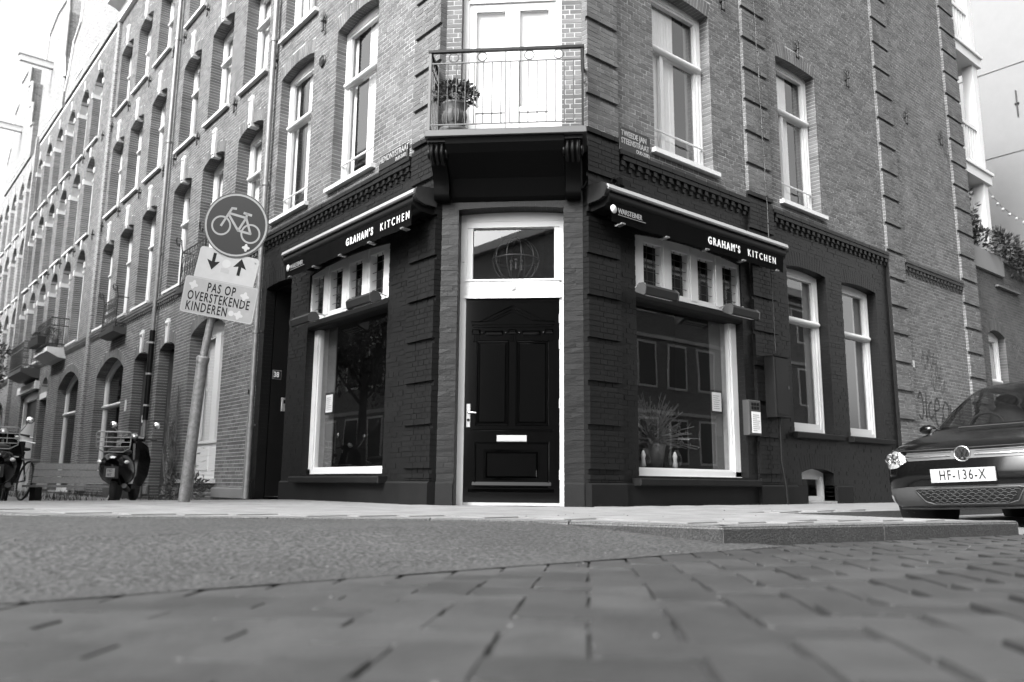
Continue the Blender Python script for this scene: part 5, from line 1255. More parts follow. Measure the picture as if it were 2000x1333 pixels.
o = balcony(n3, 19.9, 21.8, 3.95, .5, False); balcony(n3, 23.5, 25.9, 3.72, .55, True)
t = thing('planter_box', 'dark trough hanging on the railing of the first projecting balcony', 'planter', (-.6, 21, 4.3)); m = MB(FL); m.prism_s([(-.70, 4.32), (-.68, 4.10), (-.50, 4.10), (-.48, 4.32)], -21.7, -20.3, 'iron'); m.build('trough', t); m = MB(FL); leaves_mesh(m, (-21.0, -.6, 4.38), (.6, .1, .1), 300, .07, ['leaf', 'leaf_dark']); m.build('foliage', t)
t = thing('balcony_shrub', 'small round potted shrub behind the first balcony railing', 'plant', (-.3, 20.5, 4.1)); m = MB(FL); leaves_mesh(m, (-20.3, -.3, 4.4), (.22, .2, .18), 350, .06, ['leaf', 'leaf_dark']); m.build('foliage', t); m = MB(FL); m.lathe([(0, 3.99), (.12, 3.99), (.16, 4.24), (0, 4.22)], (-20.3, -.3, 0), 'terracotta', 12); m.build('pot', t)
# facade vine, dead climber
t = thing('bare_climber', 'bare tangled climbing plant on the brick pier right of the parked scooter', 'plant', (-.1, 9.8, -.1))
m = MB(FL)
for i in range(46):
    s_ = -random.uniform(9.35, 9.75); z = random.uniform(-.1, .4); P = []
    for k in range(12):
        P.append((s_, -.04-random.uniform(0, .10), z)); s_ += random.uniform(-.11, .11)*(1+z*.3); z += random.uniform(.05, .24); s_ = min(max(s_, -10.1), -9.3)
    m.tube(P, [.007*(1-k/14) for k in range(12)], 'stem' if i % 3 else 'bark', 4, False)
m.tube([(-9.55, -.05, -.1), (-9.52, -.07, .5), (-9.6, -.06, .9), (-9.5, -.05, 1.5), (-9.58, -.05, 2.0)], [.028, .022, .02, .014, .008], 'bark', 6); m.build('stem', t)
# letter boxes, pale plates on piers
t = thing('wall_letterbox', 'small pale letterboxes on the pier beside the second house door', 'letterbox', (-.05, 11.7, 1.3)); m = MB(FL); m.box(-11.72, -11.6, -.06, 0, 1.42, 1.56, 'paper'); m.box(-11.74, -11.58, -.05, 0, 1.15, 1.34, 'zinc'); m.build('box', t)
m = MB(FL); m.box(-13.25, -13.15, -.02, .0, 1.75, 2.0, 'stone_white'); m.build('wall_plate', n2)
# sapling and weeds at the wall by the post
t = thing('sapling', 'young leafy sapling growing at the house wall just right of the leaning post', 'plant', (-.45, 6.9, -.06))
m = MB(); x0, y0 = -.9, 5.9; m.tube([(x0, y0, -.08), (x0+.01, y0, .25), (x0-.01, y0+.02, .5), (x0, y0, .72)], [.010, .008, .006, .003], 'stem', 5)
m.build('stem', t); m = MB()
for k in range(44):
    z = .06+.66*k/44; an = k*2.4; l = .10+.16*(1-k/44); q = Vector((x0, y0, z)); d = Vector((math.cos(an), math.sin(an), .25)).normalized()
    for j in range(3):
        e = q+d*l*(.45+.3*j); s_ = Vector((-d.y, d.x, 0))*.035; dd_ = (d+Vector((0, 0, -.3))+s_*random.uniform(-8, 8)).normalized(); m.add([e, e+dd_*.05+s_*.6, e+dd_*.12, e+dd_*.05-s_*.6], [(0, 1, 2, 3)], 'leaf_dark')
m.build('foliage', t)
t = thing('low_bush', 'low weedy bush under the tall white window behind the leaning post', 'plant', (-.3, 8.0, -.1)); m = MB(); leaves_mesh(m, (-.45, 7.6, .12), (.3, .7, .24), 700, .07, ['leaf_dark', 'leaf']); m.build('foliage', t)

# ================================================================== RIGHT-HAND SIDE
an = thing('annex_building', 'single-storey brick annex with a small sash window right of the corner building', 'building', (12, 0, 0))
AO = [(12.40, 13.26, 1.2, 3.26, .10)]
wk = Wall(); wk.courses(FR, 11.8, 17.6, 0, 4.88, AO, lambda z: 'brick_dark', .06, .16); mb = MB(FR); backing(mb, 11.8, 18, 0, 4.9, AO, 'mortar_old', d=.0635, reveal=.22); mb.box(11.78, 18, .3, .5, 4.6, 4.9, 'mortar_old'); mb.build('mortar_bed', an)
wk2 = Wall()
wk.build(an, 60)
window(an, FR, 12.40, 13.26, 1.2, 3.26, .10, 2.35, .2, 1, 'full', sill='sill_stone')
mb = MB(FR); mb.box(11.8, 18, .02, .4, 4.9, 4.98, 'render_grey'); mb.build('coping', an)
mb = MB(FR); mb.box(11.84, 13.4, .0, .06, 4.55, 4.96, 'render_grey'); mb.box(13.0, 14.2, -.01, .06, 4.30, 4.34, 'roofing'); mb.build('flashing', an)
mb = MB(FR); mb.box(11.8, 18, .5, 5, 4.4, 4.5, 'roofing'); mb.add([(11.8, 1.4, 0), (18, 1.4, 0), (18, 1.4, 4.4), (11.8, 1.4, 4.4)], [(0, 1, 2, 3)], 'room'); mb.box(17.9, 18, .3, 5, 0, 4.5, 'brick_wall_far'); mb.build('roof', an)
t = thing('rooftop_shrub', 'leafy shrub spilling over the top of the annex wall', 'shrub', (13, .2, 4.95))
m = MB()
for c, r, n in (((12.2, .3, 5.6), (.35, .3, .8), 420), ((12.9, .25, 5.2), (.6, .3, .35), 600), ((13.7, .15, 5.25), (.7, .35, .4), 800), ((14.3, .1, 5.0), (.7, .35, .35), 600), ((15.2, .1, 4.95), (.9, .35, .3), 500)): leaves_mesh(m, c, r, n, .11, ['leaf', 'leaf_dark'], .2, .45)
m.build('foliage', t); m = MB()
for c in ((12.3, 5.0), (12.9, 4.95), (13.7, 4.95), (14.4, 4.95), (15.2, 4.9)):
    for k in range(4): m.tube([(c[0], .3, c[1]), (c[0]+random.uniform(-.3, .3), .25, c[1]+.4), (c[0]+random.uniform(-.5, .5), .15, c[1]+.75)], .012, 'stem', 5)
m.build('stem', t)
# white timber balconies at the rear corner
t = thing('timber_balcony', 'white painted timber balcony tower behind the far corner of the brick building', 'balcony', (12.4, .6, 5))
m = MB(FR)
for z0, z1 in ((4.9, 8.0), (8.3, 10.3), (10.6, 12.9)): pass
X0, X1, Y0, Y1 = 11.83, 13.12, .06, 1.5
for a, c in ((X1-.22, Y0), (X1-.22, Y1-.22)): q = MB(FR); q.box(a, a+.22, c, c+.22, 4.9, 13.4, 'white'); q.build('post', t)
for z in (6.70, 9.36, 12.0):
    q = MB(FR); q.box(X0, X1+.1, Y0-.06, Y1, z-.20, z, 'white'); q.box(X0, X1+.13, Y0-.10, Y1+.02, z, z+.06, 'white'); q.build('deck', t)
    q = MB(FR); q.box(X0, X1-.22, Y0+.02, Y0+.09, z+.95, z+1.03, 'white'); q.box(X0, X1-.22, Y0+.03, Y0+.08, z+.14, z+.2, 'white'); q.box(X1-.12, X1-.05, Y0+.22, Y1-.22, z+.95, z+1.03, 'white'); q.build('handrail', t)
    for i in range(8): s_ = X0+.05+i*.13; q = MB(FR); q.box(s_, s_+.05, Y0+.04, Y0+.08, z+.2, z+.95, 'white'); q.build('baluster', t)
m = MB(FR); m.box(11.79, 11.83, .25, 5.8, 0, 13, 'render_grey'); m.build('side_wall', cb)
eb = thing('rendered_building', 'tall pale rendered blank wall of a building beyond the annex', 'building', (18, 3, 0))
m = MB(); m.box(18.0, 30, -.4, 12, -.1, 19, 'render_grey'); m.build('wall', eb)
m = MB(); m.box(17.98, 18.0, -.4, 12, 6.5, 6.518, 'curtain_grey'); m.box(17.98, 18, -.4, 12, 8.9, 8.918, 'curtain_grey'); m.box(17.98, 18, -.4, 12, 11.3, 11.318, 'curtain_grey'); m.build('band', eb)
P_ = CAM+(fw+rt2*(1986-1000)/1600-up2*(202-666.5)/1600)*((17.97-CAM.x)/(fw+rt2*(1986-1000)/1600-up2*(202-666.5)/1600).x)
m = MB(); m.tube([P_-Vector((0, 0, .36)), P_+Vector((0, 0, .36))], .018, 'iron', 6); m.tube([P_-Vector((0, .05, 0)), P_+Vector((0, .05, 0))], .022, 'iron', 6); m.build('wall_anchor', eb)
t = thing('festoon_lights', 'string of small round bulbs hanging over the annex in front of the pale wall', 'string lights', (13, 1, 6))
P = [Vector((x, .25, z)) for x, z in ((13.13, 6.80), (13.5, 6.64), (13.88, 6.52), (14.15, 6.43), (14.42, 6.37), (14.81, 6.34), (15.21, 6.33), (15.67, 6.345), (16.1, 6.40), (16.6, 6.50), (17.1, 6.64), (17.95, 6.95))]
m = MB(); m.tube(P, .004, 'plastic_grey', 5); m.build('wire', t)
for q in P[1:-1]:
    m = MB(); m.ball(q-Vector((0, 0, .045)), .032, 'bulb', 8); m.build('bulb', t)
# ================================================================== HATCHBACK CAR
def crom(P, n):
    P = np.array(P, float); m = len(P); out = []
    t = np.linspace(0, m-1, n)
    for q in t:
        i = min(int(q), m-2); u = q-i; p0 = P[max(i-1, 0)]; p1 = P[i]; p2 = P[i+1]; p3 = P[min(i+2, m-1)]
        out.append(.5*((2*p1)+(-p0+p2)*u+(2*p0-5*p1+4*p2-p3)*u*u+(-p0+3*p1-3*p2+p3)*u**3))
    return np.array(out)
# level: z, xf (nose), xr (tail), half width, bow front, bow rear
LV = [(.17, .22, 3.72, .70, .35, .2), (.19, .12, 3.82, .80, .40, .2), (.26, .055, 3.88, .835, .42, .18), (.36, .02, 3.92, .84, .43, .18), (.46, .0, 3.94, .84, .44, .18), (.56, .015, 3.93, .842, .45, .18), (.63, .04, 3.92, .84, .46, .18), (.69, .10, 3.91, .835, .46, .2),
      (.745, .22, 3.90, .825, .44, .2), (.79, .40, 3.88, .815, .40, .2), (.84, .62, 3.86, .80, .36, .2), (.885, .82, 3.84, .785, .34, .2), (.93, .98, 3.80, .765, .33, .2), (1.0, 1.10, 3.76, .74, .32, .2), (1.12, 1.28, 3.68, .695, .31, .2), (1.25, 1.50, 3.58, .64, .29, .2), (1.35, 1.70, 3.46, .595, .27, .2),
      (1.41, 1.86, 3.36, .555, .27, .2), (1.445, 2.06, 3.2, .48, .26, .2), (1.465, 2.35, 3.0, .34, .22, .2), (1.475, 2.62, 2.75, .10, .10, .05)]
NZ, NT = 80, 72
L_ = crom(LV, NZ); L_[:, 3] *= .935
def outline(lv, nt=NT):
    z, xf, xr, w_, bf, br = lv; out = []
    for i in range(nt+1):
        t_ = i/nt
        if t_ < .42: a = t_/.42*math.pi/2; e = 2/2.9; y = w_*math.sin(a)**e if a > 0 else 0; x = xf+bf*(1-max(0, math.cos(a))**e)
        elif t_ < .8: x = xf+bf+(xr-br-xf-bf)*(t_-.42)/.38; y = w_
        else: a = (1-t_)/.2*math.pi/2; e = 2/3.2; y = w_*max(0, math.sin(a))**e; x = xr-br*(1-max(0, math.cos(a))**e)
        out.append((x, y, z))
    return out
CW = Matrix.Translation(Vector((2.22, -3.32, -.10))) @ Matrix.Rotation(R(-2.3), 4, 'X') @ Matrix.Scale(.97, 4)
class CFr(Frame):
    def __init__(s): s.m = CW; s.ang = 0; s.o = CW.translation
CF = CFr()
car = thing('parked_car', 'glossy black hatchback facing the camera at the right edge with plate HF-136-X', 'car', (2.2, -3.3, -.09))
rings = [outline(l) for l in L_]
full = [[(x, -y, z) for x, y, z in r[::-1]][:-1]+r for r in rings]   # from rear(-y) round the nose to rear(+y)
NF = len(full[0])
def kind_of(zc, t_, x):
    if .955 < zc < 1.40:
        if t_ < .365: return 'wind'
        if .40 < t_ < .80:
            f = (x-(.98+(zc-.93)*1.75))  # distance behind the pillar
            if f > .12 and x < 3.45-(zc-.95)*.5 and not 2.02 < x < 2.12 and not 3.05 < x < 3.12: return 'side'
            return 'body'
        if t_ > .86 and zc < 1.34: return 'rear'
    return 'body'
body = MB(CF); gl = {'wind': MB(CF), 'side': MB(CF), 'rear': MB(CF), 'side2': MB(CF)}
vs = [p for r in full for p in r]
groups = {}
for i in range(NZ-1):
    for j in range(NF-1):
        jj = j-NT if j >= NT else NT-1-j; t_ = (jj+.5)/NT; zc = (L_[i][0]+L_[i+1][0])/2; x = full[i][j][0]
        y = full[i][j][1]
        # wheel arches
        k = kind_of(zc, t_, x)
        if k == 'body' and t_ > .3:
            dw_ = min(math.hypot(x-.80, zc-.30), math.hypot(x-3.25, zc-.30))
            if dw_ < .335: k = 'hole'
        if k == 'side': k = 'side' if y > 0 else 'side2'
        groups.setdefault(k, []).append((i*NF+j, i*NF+j+1, (i+1)*NF+j+1, (i+1)*NF+j))
def sub(mb, fs, m):
    used = sorted({v for f in fs for v in f}); mp = {v: k for k, v in enumerate(used)}
    mb.add([vs[v] for v in used], [tuple(mp[v] for v in f) for f in fs], m, True)
sub(body, groups['body'], 'car_paint')
body.add(full[0], [tuple(range(NF))], 'rubber')
body.add(full[-1], [tuple(range(NF-1, -1, -1))], 'car_paint')
body_o = body.build('body', car)
for k, nm in (('wind', 'windscreen'), ('side', 'side_window'), ('side2', 'side_window'), ('rear', 'rear_window')):
    m = MB(CF); sub(m, groups[k], 'glass_car'); m.build(nm, car)
bvh = BVHTree.FromPolygons([Vector(v) for v in vs], [f for fs in groups.values() for f in fs])
def front(y, z, o=.004):
    h = bvh.ray_cast(Vector((-2, y, z)), Vector((1, 0, 0)))
    if h[0] is None: return Vector((.6, y, z))
    n = h[1]
    if n.x > 0: n = -n
    return h[0]+n*o
def patch(P, m, name, par=car, o=.005, res=.02, thick=None, label=None, smooth=True):
    """polygon (y, z) laid on the car's nose, triangulated finely"""
    b = bmesh.new(); vv = [b.verts.new((0, y, z)) for y, z in P]; f = b.faces.new(vv)
    ys_ = [p[0] for p in P]; zs_ = [p[1] for p in P]
    q = min(ys_)+res
    while q < max(ys_): bmesh.ops.bisect_plane(b, geom=b.verts[:]+b.edges[:]+b.faces[:], plane_co=(0, q, 0), plane_no=(0, 1, 0)); q += res
    q = min(zs_)+res
    while q < max(zs_): bmesh.ops.bisect_plane(b, geom=b.verts[:]+b.edges[:]+b.faces[:], plane_co=(0, 0, q), plane_no=(0, 0, 1)); q += res
    mb = MB(CF); b.verts.index_update(); mb.add([front(v.co.y, v.co.z, o) for v in b.verts], [tuple(v.index for v in f.verts) for f in b.faces], m, smooth); b.free()
    return mb.build(name, par, label=label)
def strip(P, r, m, name, par=car, o=.004, n=6):
    out = []
    for a, b in zip(P, P[1:]):
        k = max(1, int(math.hypot(a[0]-b[0], a[1]-b[1])/.03))
        out += [front(a[0]+(b[0]-a[0])*i/k, a[1]+(b[1]-a[1])*i/k, o) for i in range(k)]
    out.append(front(*P[-1], o)); mb = MB(CF); mb.tube(out, r, m, n); return mb.build(name, par)
mir = lambda P: [(-y, z) for y, z in P][::-1]
HL = [(.50, .585), (.60, .535), (.70, .53), (.775, .56), (.80, .62), (.79, .68), (.70, .70), (.60, .68), (.52, .635)]
for s in (1, -1):
    P = HL if s > 0 else mir(HL)
    h = patch(P, 'lamp_lens', 'headlight', car, .003)
    m = MB(CF)
    for y, z, r in ((.71, .625, .062), (.62, .62, .05)): 
        c = front(s*y, z, .008); m.lathe([(0, 0), (r*.55, .004), (r*.75, .004), (r*.75, 0)], (c.x, c.y, c.z), 'chrome', 16, Matrix.Rotation(-math.pi/2, 3, 'Y')); 
    for k in range(26):
        y = random.uniform(.55, .78); z = random.uniform(.56, .675); c = front(s*y, z, .01); m.ball((c.x, c.y, c.z), (.005, random.uniform(.008, .022), random.uniform(.006, .014)), 'chrome' if k % 3 else 'grille_black', 6)
    m.build('reflector', h)
    patch([(a*1.0, b) for a, b in P], 'glass_clear', 'lens', h, .016)
    F_ = [(.70, .23), (.80, .235), (.80, .30), (.70, .295)]; f_ = patch(F_ if s > 0 else mir(F_), 'lamp_lens', 'fog_lamp', car, .010)
# grille strips, badge, plate, lower intake
patch([(-.52, .635), (-.48, .585), (.48, .585), (.52, .635), (.50, .655), (-.50, .655)], 'plastic_grey', 'upper_grille', car, .006)
for s in (1, -1): strip([(s*.10, .615), (s*.3, .612), (s*.50, .618)], .009, 'chrome', 'grille_strip', car, .010); strip([(s*.1, .645), (s*.5, .652)], .006, 'plastic_grey', 'grille_strip', car, .008)
strip([(-.62, .69), (-.4, .682), (0, .68), (.4, .682), (.62, .69)], .006, 'rubber', 'bonnet_gap', car, .0)
c = front(0, .625, .012); bx_ = c.x
bd_ = thing('x', 'x', 'x') if False else None
m = MB(CF); X = lambda a, b, h=0: Vector((bx_-.012-h, a, .627+b))
ro = Matrix.Rotation(-math.pi/2, 3, 'Y')
m.lathe([(0, -.0), (.066, .0), (.068, .008), (.066, .014), (.058, .014), (.056, .004)], (bx_, 0, .627), 'chrome', 32, ro); bdg = m.build('badge', car)
m = MB(CF); m.lathe([(0, .0), (.056, .0), (.056, .002)], (bx_-.006, 0, .627), 'grille_black', 28, ro); m.build('badge_field', bdg)
m = MB(CF)
def stk(P, w_=.011):
    for a, b in zip(P, P[1:]):
        d = Vector((b[0]-a[0], b[1]-a[1])).normalized(); n = Vector((-d.y, d.x))*w_/2
        m.add([X(-(a[0]+n.x), a[1]+n.y, .005), X(-(b[0]+n.x), b[1]+n.y, .005), X(-(b[0]-n.x), b[1]-n.y, .005), X(-(a[0]-n.x), a[1]-n.y, .005)], [(0, 1, 2, 3)], 'chrome')
stk([(-.022, .052), (0, .005), (.022, .052)]); stk([(-.046, .032), (-.022, -.046), (0, .002), (.022, -.046), (.046, .032)]); m.build('badge_mark', bdg)
c = front(0, .445, .02); px = c.x-.012
m = MB(CF); m.box(px, px+.02, -.26, .26, .39, .505, 'sign_white'); plt = m.build('number_plate', car)
m = MB(CF); text(m, 'HF-136-X', .118, lambda x, y, h: (px-.001-h, .19-x, .410+y), 'black', bold=.0008, ext=.0005, space=1.22, sx=.66); m.build('lettering', plt)
m = MB(CF); m.box(px-.0015, px, .215, .256, .394, .501, 'letter_dim'); m.add([(px-.002, .235+.012*math.cos(q), .465+.012*math.sin(q)) for q in [k*math.pi/6 for k in range(12)]], [tuple(range(12))], 'sign_white'); m.build('band', plt)
m = MB(CF); text(m, 'NL', .03, lambda x, y, h: (px-.002-h, .25-x, .405+y), 'sign_white', ext=.0003, sx=.8); m.build('country_code', plt)
IN = [(-.44, .335), (-.37, .235), (-.30, .215), (.30, .215), (.37, .235), (.44, .335), (.40, .345), (-.40, .345)]
patch([(-.83, .345), (-.83, .20), (.83, .20), (.83, .345), (.5, .362), (-.5, .362)], 'plastic_grey', 'lower_bumper', car, .003, .03)  # grey overlay paints in the pale road mirrored by the black bumper
itk = patch(IN, 'grille_black', 'lower_grille', car, .007)
strip(IN+[IN[0]], .006, 'plastic_grey', 'grille_surround', itk, .010)
# honeycomb
def inIN(y, z):
    return .222 < z < .34 and abs(y) < .30+(z-.222)/.113*.13
m = MB(CF); hx, hz = .062, .027
for r_ in range(6):
    for k in range(-9, 10):
        y = k*hx+(hx/2 if r_ % 2 else 0); z = .225+r_*.0225; P = [(y-hx*.5, z), (y-hx*.38, z+.011), (y+hx*.12, z+.011), (y+hx*.24, z), (y+hx*.5, z)]
        P = [q for q in P if inIN(*q)]
        if len(P) > 1: m.tube([front(a, b, .013) for a, b in P], .0035, 'plastic_grey', 4)
m.build('honeycomb', itk)
strip([(-.72, .185), (-.4, .178), (0, .176), (.4, .178), (.72, .185)], .012, 'plastic_grey', 'splitter', car, .006)
# wheels
for x in (.80, 3.25):
    for s in (1, -1):
        wz = .30; m = MB(CF); ax_ = Matrix.Rotation(s*math.pi/2, 3, 'X')
        m.lathe([(.19, -.09), (.27, -.095), (.295, -.07), (.30, 0), (.295, .07), (.27, .095), (.19, .09)], (x, s*.735, wz), 'rubber', 28, ax_); w_ = m.build('wheel', car)
        m = MB(CF); m.lathe([(.0, -.05), (.19, -.06), (.195, .04), (.17, .0), (.0, .02)], (x, s*.735, wz), 'steel', 22, ax_); m.build('rim', w_)
m = MB(CF)
for x in (.80, 3.25):
    for s in (1, -1): m.lathe([(0, -.16), (.36, -.16), (.36, .12), (.34, .12), (.34, -.14)], (x, s*.68, .30), 'rubber', 22, Matrix.Rotation(-s*math.pi/2, 3, 'X'))
m.build('wheel_arch', car, kind='stuff')
# mirrors, wipers, dashboard, seats
for s in (1, -1):
    m = MB(CF); m.ball((1.33, s*.82, .965), (.06, .085, .05), 'car_paint', 14); m.tube([(1.30, s*.72, .92), (1.32, s*.78, .95)], .03, 'rubber', 8); m.build('door_mirror', car)
m = MB(CF); m.box(1.15, 1.5, -.66, .66, .86, .93, 'rubber'); m.prism_s([( -.66, .93), (.66, .93), (.62, .96), (-.62, .96)], 1.2, 1.45, 'rubber') if False else None; m.build('dashboard', car)
m = MB(CF); m.tube([(1.55+.04*math.sin(q), .34+.17*math.cos(q), .96+.15*math.sin(q)) for q in [k*math.pi/10 for k in range(21)]], .014, 'rubber', 6, False); m.build('steering_wheel', car)
for y in (.34, -.34):
    m = MB(CF); m.ball((2.15, y, .95), (.09, .22, .30), 'rubber', 12); m.ball((2.18, y, 1.26), (.06, .12, .09), 'rubber', 10); m.build('seat', car)
strip([(-.60, .905), (-.2, .90), (.35, .905)], .008, 'rubber', 'wiper', car, .02)
# ================================================================== TWO-WHEELERS
def local(x, y, z, yaw_): 
    f = Frame(0, 0, 0); f.m = Matrix.Translation((x, y, z)) @ Matrix.Rotation(yaw_, 4, 'Z'); f.ang = yaw_; return f
def scooter(loc, yaw_, label, lean=0, rack=True, txt=('FBD', '98T')):
    # local: x forward, y left, z up; rear wheel at x=0
    f = local(*loc, yaw_); f.m = f.m @ Matrix.Rotation(lean, 4, 'X'); t = thing('scooter', label, 'scooter', loc, 'parked scooters')
    ay = Matrix.Rotation(math.pi/2, 3, 'X')
    for x in (0, 1.28):
        m = MB(f); m.lathe([(.12, -.05), (.20, -.055), (.235, -.03), (.24, 0), (.235, .03), (.20, .055), (.12, .05)], (x, 0, .24), 'rubber', 22, ay); w_ = m.build('wheel', t)
        m = MB(f); m.lathe([(0, -.04), (.12, -.05), (.125, .05), (0, .04)], (x, 0, .24), 'steel', 18, ay); m.build('rim', w_)
    m = MB(f); 
    secs = [(-.40, .60, .10, .08), (-.34, .60, .18, .16), (-.14, .54, .25, .26), (.10, .52, .24, .26), (.32, .48, .20, .20), (.42, .42, .16, .14)]
    vs_ = []; n = 16
    for x, z, w_, h_ in secs: vs_ += [(x, w_*math.cos(2*math.pi*k/n), z+h_*math.sin(2*math.pi*k/n)) for k in range(n)]
    m.add(vs_, [(i*n+k, i*n+(k+1) % n, (i+1)*n+(k+1) % n, (i+1)*n+k) for i in range(len(secs)-1) for k in range(n)]+[tuple(range(n)), tuple(range(len(vs_)-n, len(vs_)))], 'car_paint', True)
    m.box(.3, .95, -.16, .16, .22, .30, 'car_paint'); body_ = m.build('body', t)
    m = MB(f); secs = [(.92, .26, .20), (1.0, .45, .27), (1.02, .70, .29), (.99, .92, .24), (.97, 1.02, .12)]; vs_ = []
    for x, z, w_ in secs: vs_ += [(x-.06, -w_, z), (x, -w_*.7, z), (x+.05, 0, z), (x, w_*.7, z), (x-.06, w_, z)]
    m.add(vs_, [(i*5+k, i*5+k+1, i*5+k+6, i*5+k+5) for i in range(4) for k in range(4)], 'car_paint', True); m.build('leg_shield', t)
    m = MB(f); m.ball((1.27, 0, .36), (.27, .085, .17), 'car_paint', 14); m.build('front_mudguard', t)
    m = MB(f); m.tube([(1.28, 0, .26), (1.15, 0, .55), (1.0, 0, .98)], .03, 'chrome', 8); m.build('steering_column', t)
    m = MB(f); m.ball((.05, 0, .80), (.36, .16, .07), 'rubber', 16); m.build('seat', t)
    m = MB(f); m.tube([(.95, -.36, 1.03), (.99, -.18, 1.06), (1.0, 0, 1.05), (.99, .18, 1.06), (.95, .36, 1.03)], [.018, .014, .014, .014, .018], 'rubber', 8); m.tube([(1.0, -.16, 1.05), (1.02, 0, 1.07), (1.0, .16, 1.05)], .05, 'car_paint', 10); hb = m.build('handlebar', t)
    for s in (1, -1):
        m = MB(f); m.tube([(.98, s*.20, 1.06), (.96, s*.27, 1.16), (.94, s*.32, 1.24)], .007, 'chrome', 6); m.lathe([(0, -.012), (.045, -.012), (.06, 0), (.055, .008), (0, .01)], (.94, s*.34, 1.28), 'chrome', 18, Matrix.Rotation(math.pi/2, 3, 'Y')); m.build('mirror', hb)
    m = MB(f); m.lathe([(0, -.02), (.05, -.02), (.055, .01), (0, .015)], (.96, 0, 1.10), 'steel', 16, Matrix.Rotation(-.9, 3, 'Y')); m.build('speedometer', hb)
    m = MB(f); vs_ = []
    for z, w_, x in ((1.0, .16, 1.06), (1.15, .22, 1.03), (1.32, .22, .97), (1.48, .13, .90)): vs_ += [(x-.05, -w_, z), (x, 0, z), (x-.05, w_, z)]
    m.add(vs_, [(i*3+k, i*3+k+1, i*3+k+4, i*3+k+3) for i in range(3) for k in range(2)], 'glass_clear', True); m.build('windshield', t)
    if rack:
        m = MB(f); C_ = 'zinc'
        for z in (.86, .93, 1.0, 1.08): m.tube([(-.42, -.24, z), (-.42, .24, z)], .007, C_, 6)
        m.tube([(-.42, -.24, .84), (-.42, -.25, 1.06), (-.42, -.22, 1.09), (-.42, .22, 1.09), (-.42, .25, 1.06), (-.42, .24, .84), (-.38, .14, .78), (-.38, -.14, .78), (-.42, -.24, .84)], .009, C_, 6)
        for y in (-.14, .14): m.tube([(-.42, y, .86), (-.25, y, .80)], .008, C_, 6)
        for y in (-.1, .1): m.tube([(-.42, y, 1.08), (-.42, y, .86)], .006, C_, 6)
        m.build('luggage_rack', t)
    m = MB(f); m.ball((-.36, 0, .69), (.035, .06, .035), 'lamp_lens', 12); m.build('tail_lamp', t)
    for s in (1, -1): m = MB(f); m.ball((-.32, s*.19, .63), (.04, .045, .03), 'lamp_lens', 10); m.build('indicator', t)
    m = MB(f); m.prism_s([(-.02, 0), (.02, 0)], 0, 0, 'rubber') if False else None
    m.box(-.43, -.36, -.10, .10, .38, .56, 'rubber'); m.box(-.445, -.431, -.06, .06, .40, .53, 'sign_white_dull'); m.build('plate_holder', t)
    m = MB(f); text(m, txt[0], .058, lambda x, y, h: (-.4465-h, .047-x, .475+y), 'rail_grey', ext=.0004, sx=.72, bold=.001); text(m, txt[1], .058, lambda x, y, h: (-.4465-h, .047-x, .415+y), 'rail_grey', ext=.0004, sx=.72, bold=.001); m.build('plate_lettering', t)
    m = MB(f); m.tube([(.2, -.14, .2), (-.1, -.17, .22), (-.25, -.17, .27)], [.03, .045, .04], 'iron', 10); m.tube([(.3, .12, .2), (.28, .2, .0)], .012, 'steel', 6); m.build('exhaust', t)
    return t
scooter((-1.42, 7.85, -.115), R(63), 'black scooter with chrome luggage rack and clear windshield parked beside the wooden bench')
scooter((-3.05, 7.9, -.115), R(80), 'black scooter cut off by the left edge of the picture', txt=('D25', 'XPR'))
def bicycle(loc, yaw_, label, lean=.05, crate=False):
    f = local(*loc, yaw_); f.m = f.m @ Matrix.Rotation(lean, 4, 'X'); t = thing('bicycle', label, 'bicycle', loc, 'bicycles parked on the side street')
    for x in (0, 1.08):
        m = MB(f); P = [(x+.33*math.cos(q), 0, .34+.33*math.sin(q)) for q in [2*math.pi*k/24 for k in range(25)]]; m.tube(P, .018, 'rubber', 6, False); w_ = m.build('wheel', t)
        m = MB(f)
        for k in range(12): a = math.pi*k/6; m.tube([(x, 0, .34), (x+.32*math.cos(a), 0, .34+.32*math.sin(a))], .002, 'steel', 3)
        m.build('spokes', w_)
    m = MB(f)
    for P in ([(0, 0, .34), (.42, 0, .30), (.33, 0, .85)], [(0, 0, .34), (.34, 0, .78)], [(.42, 0, .30), (.93, 0, .80)], [(.34, 0, .74), (.92, 0, .86)], [(.90, 0, .98), (1.08, 0, .34)]): m.tube(P, .015, 'black', 6)
    m.build('frame', t); m = MB(f); m.ball((.30, 0, .90), (.13, .07, .035), 'rubber', 10); m.build('saddle', t)
    m = MB(f); m.tube([(.90, 0, .98), (.88, 0, 1.06), (.84, .12, 1.08), (.72, .28, 1.06)], .012, 'steel', 6); m.tube([(.88, 0, 1.06), (.84, -.12, 1.08), (.72, -.28, 1.06)], .012, 'steel', 6); m.build('handlebar', t)
    m = MB(f); m.box(-.3, .2, -.07, .07, .70, .715, 'steel'); m.tube([(-.25, .05, .7), (0, .04, .34)], .006, 'steel', 5); m.build('luggage_carrier', t)
    if crate: m = MB(f); m.box(1.0, 1.35, -.2, .2, .75, 1.0, 'black'); m.build('crate', t)
bicycle((-2.75, 8.9, -.12), R(84), 'dark bicycle with a front crate parked right of the cut-off scooter', crate=True)
bicycle((-2.3, 10.4, -.12), R(100), 'bicycle leaning at the wall left of the wooden bench', .12)
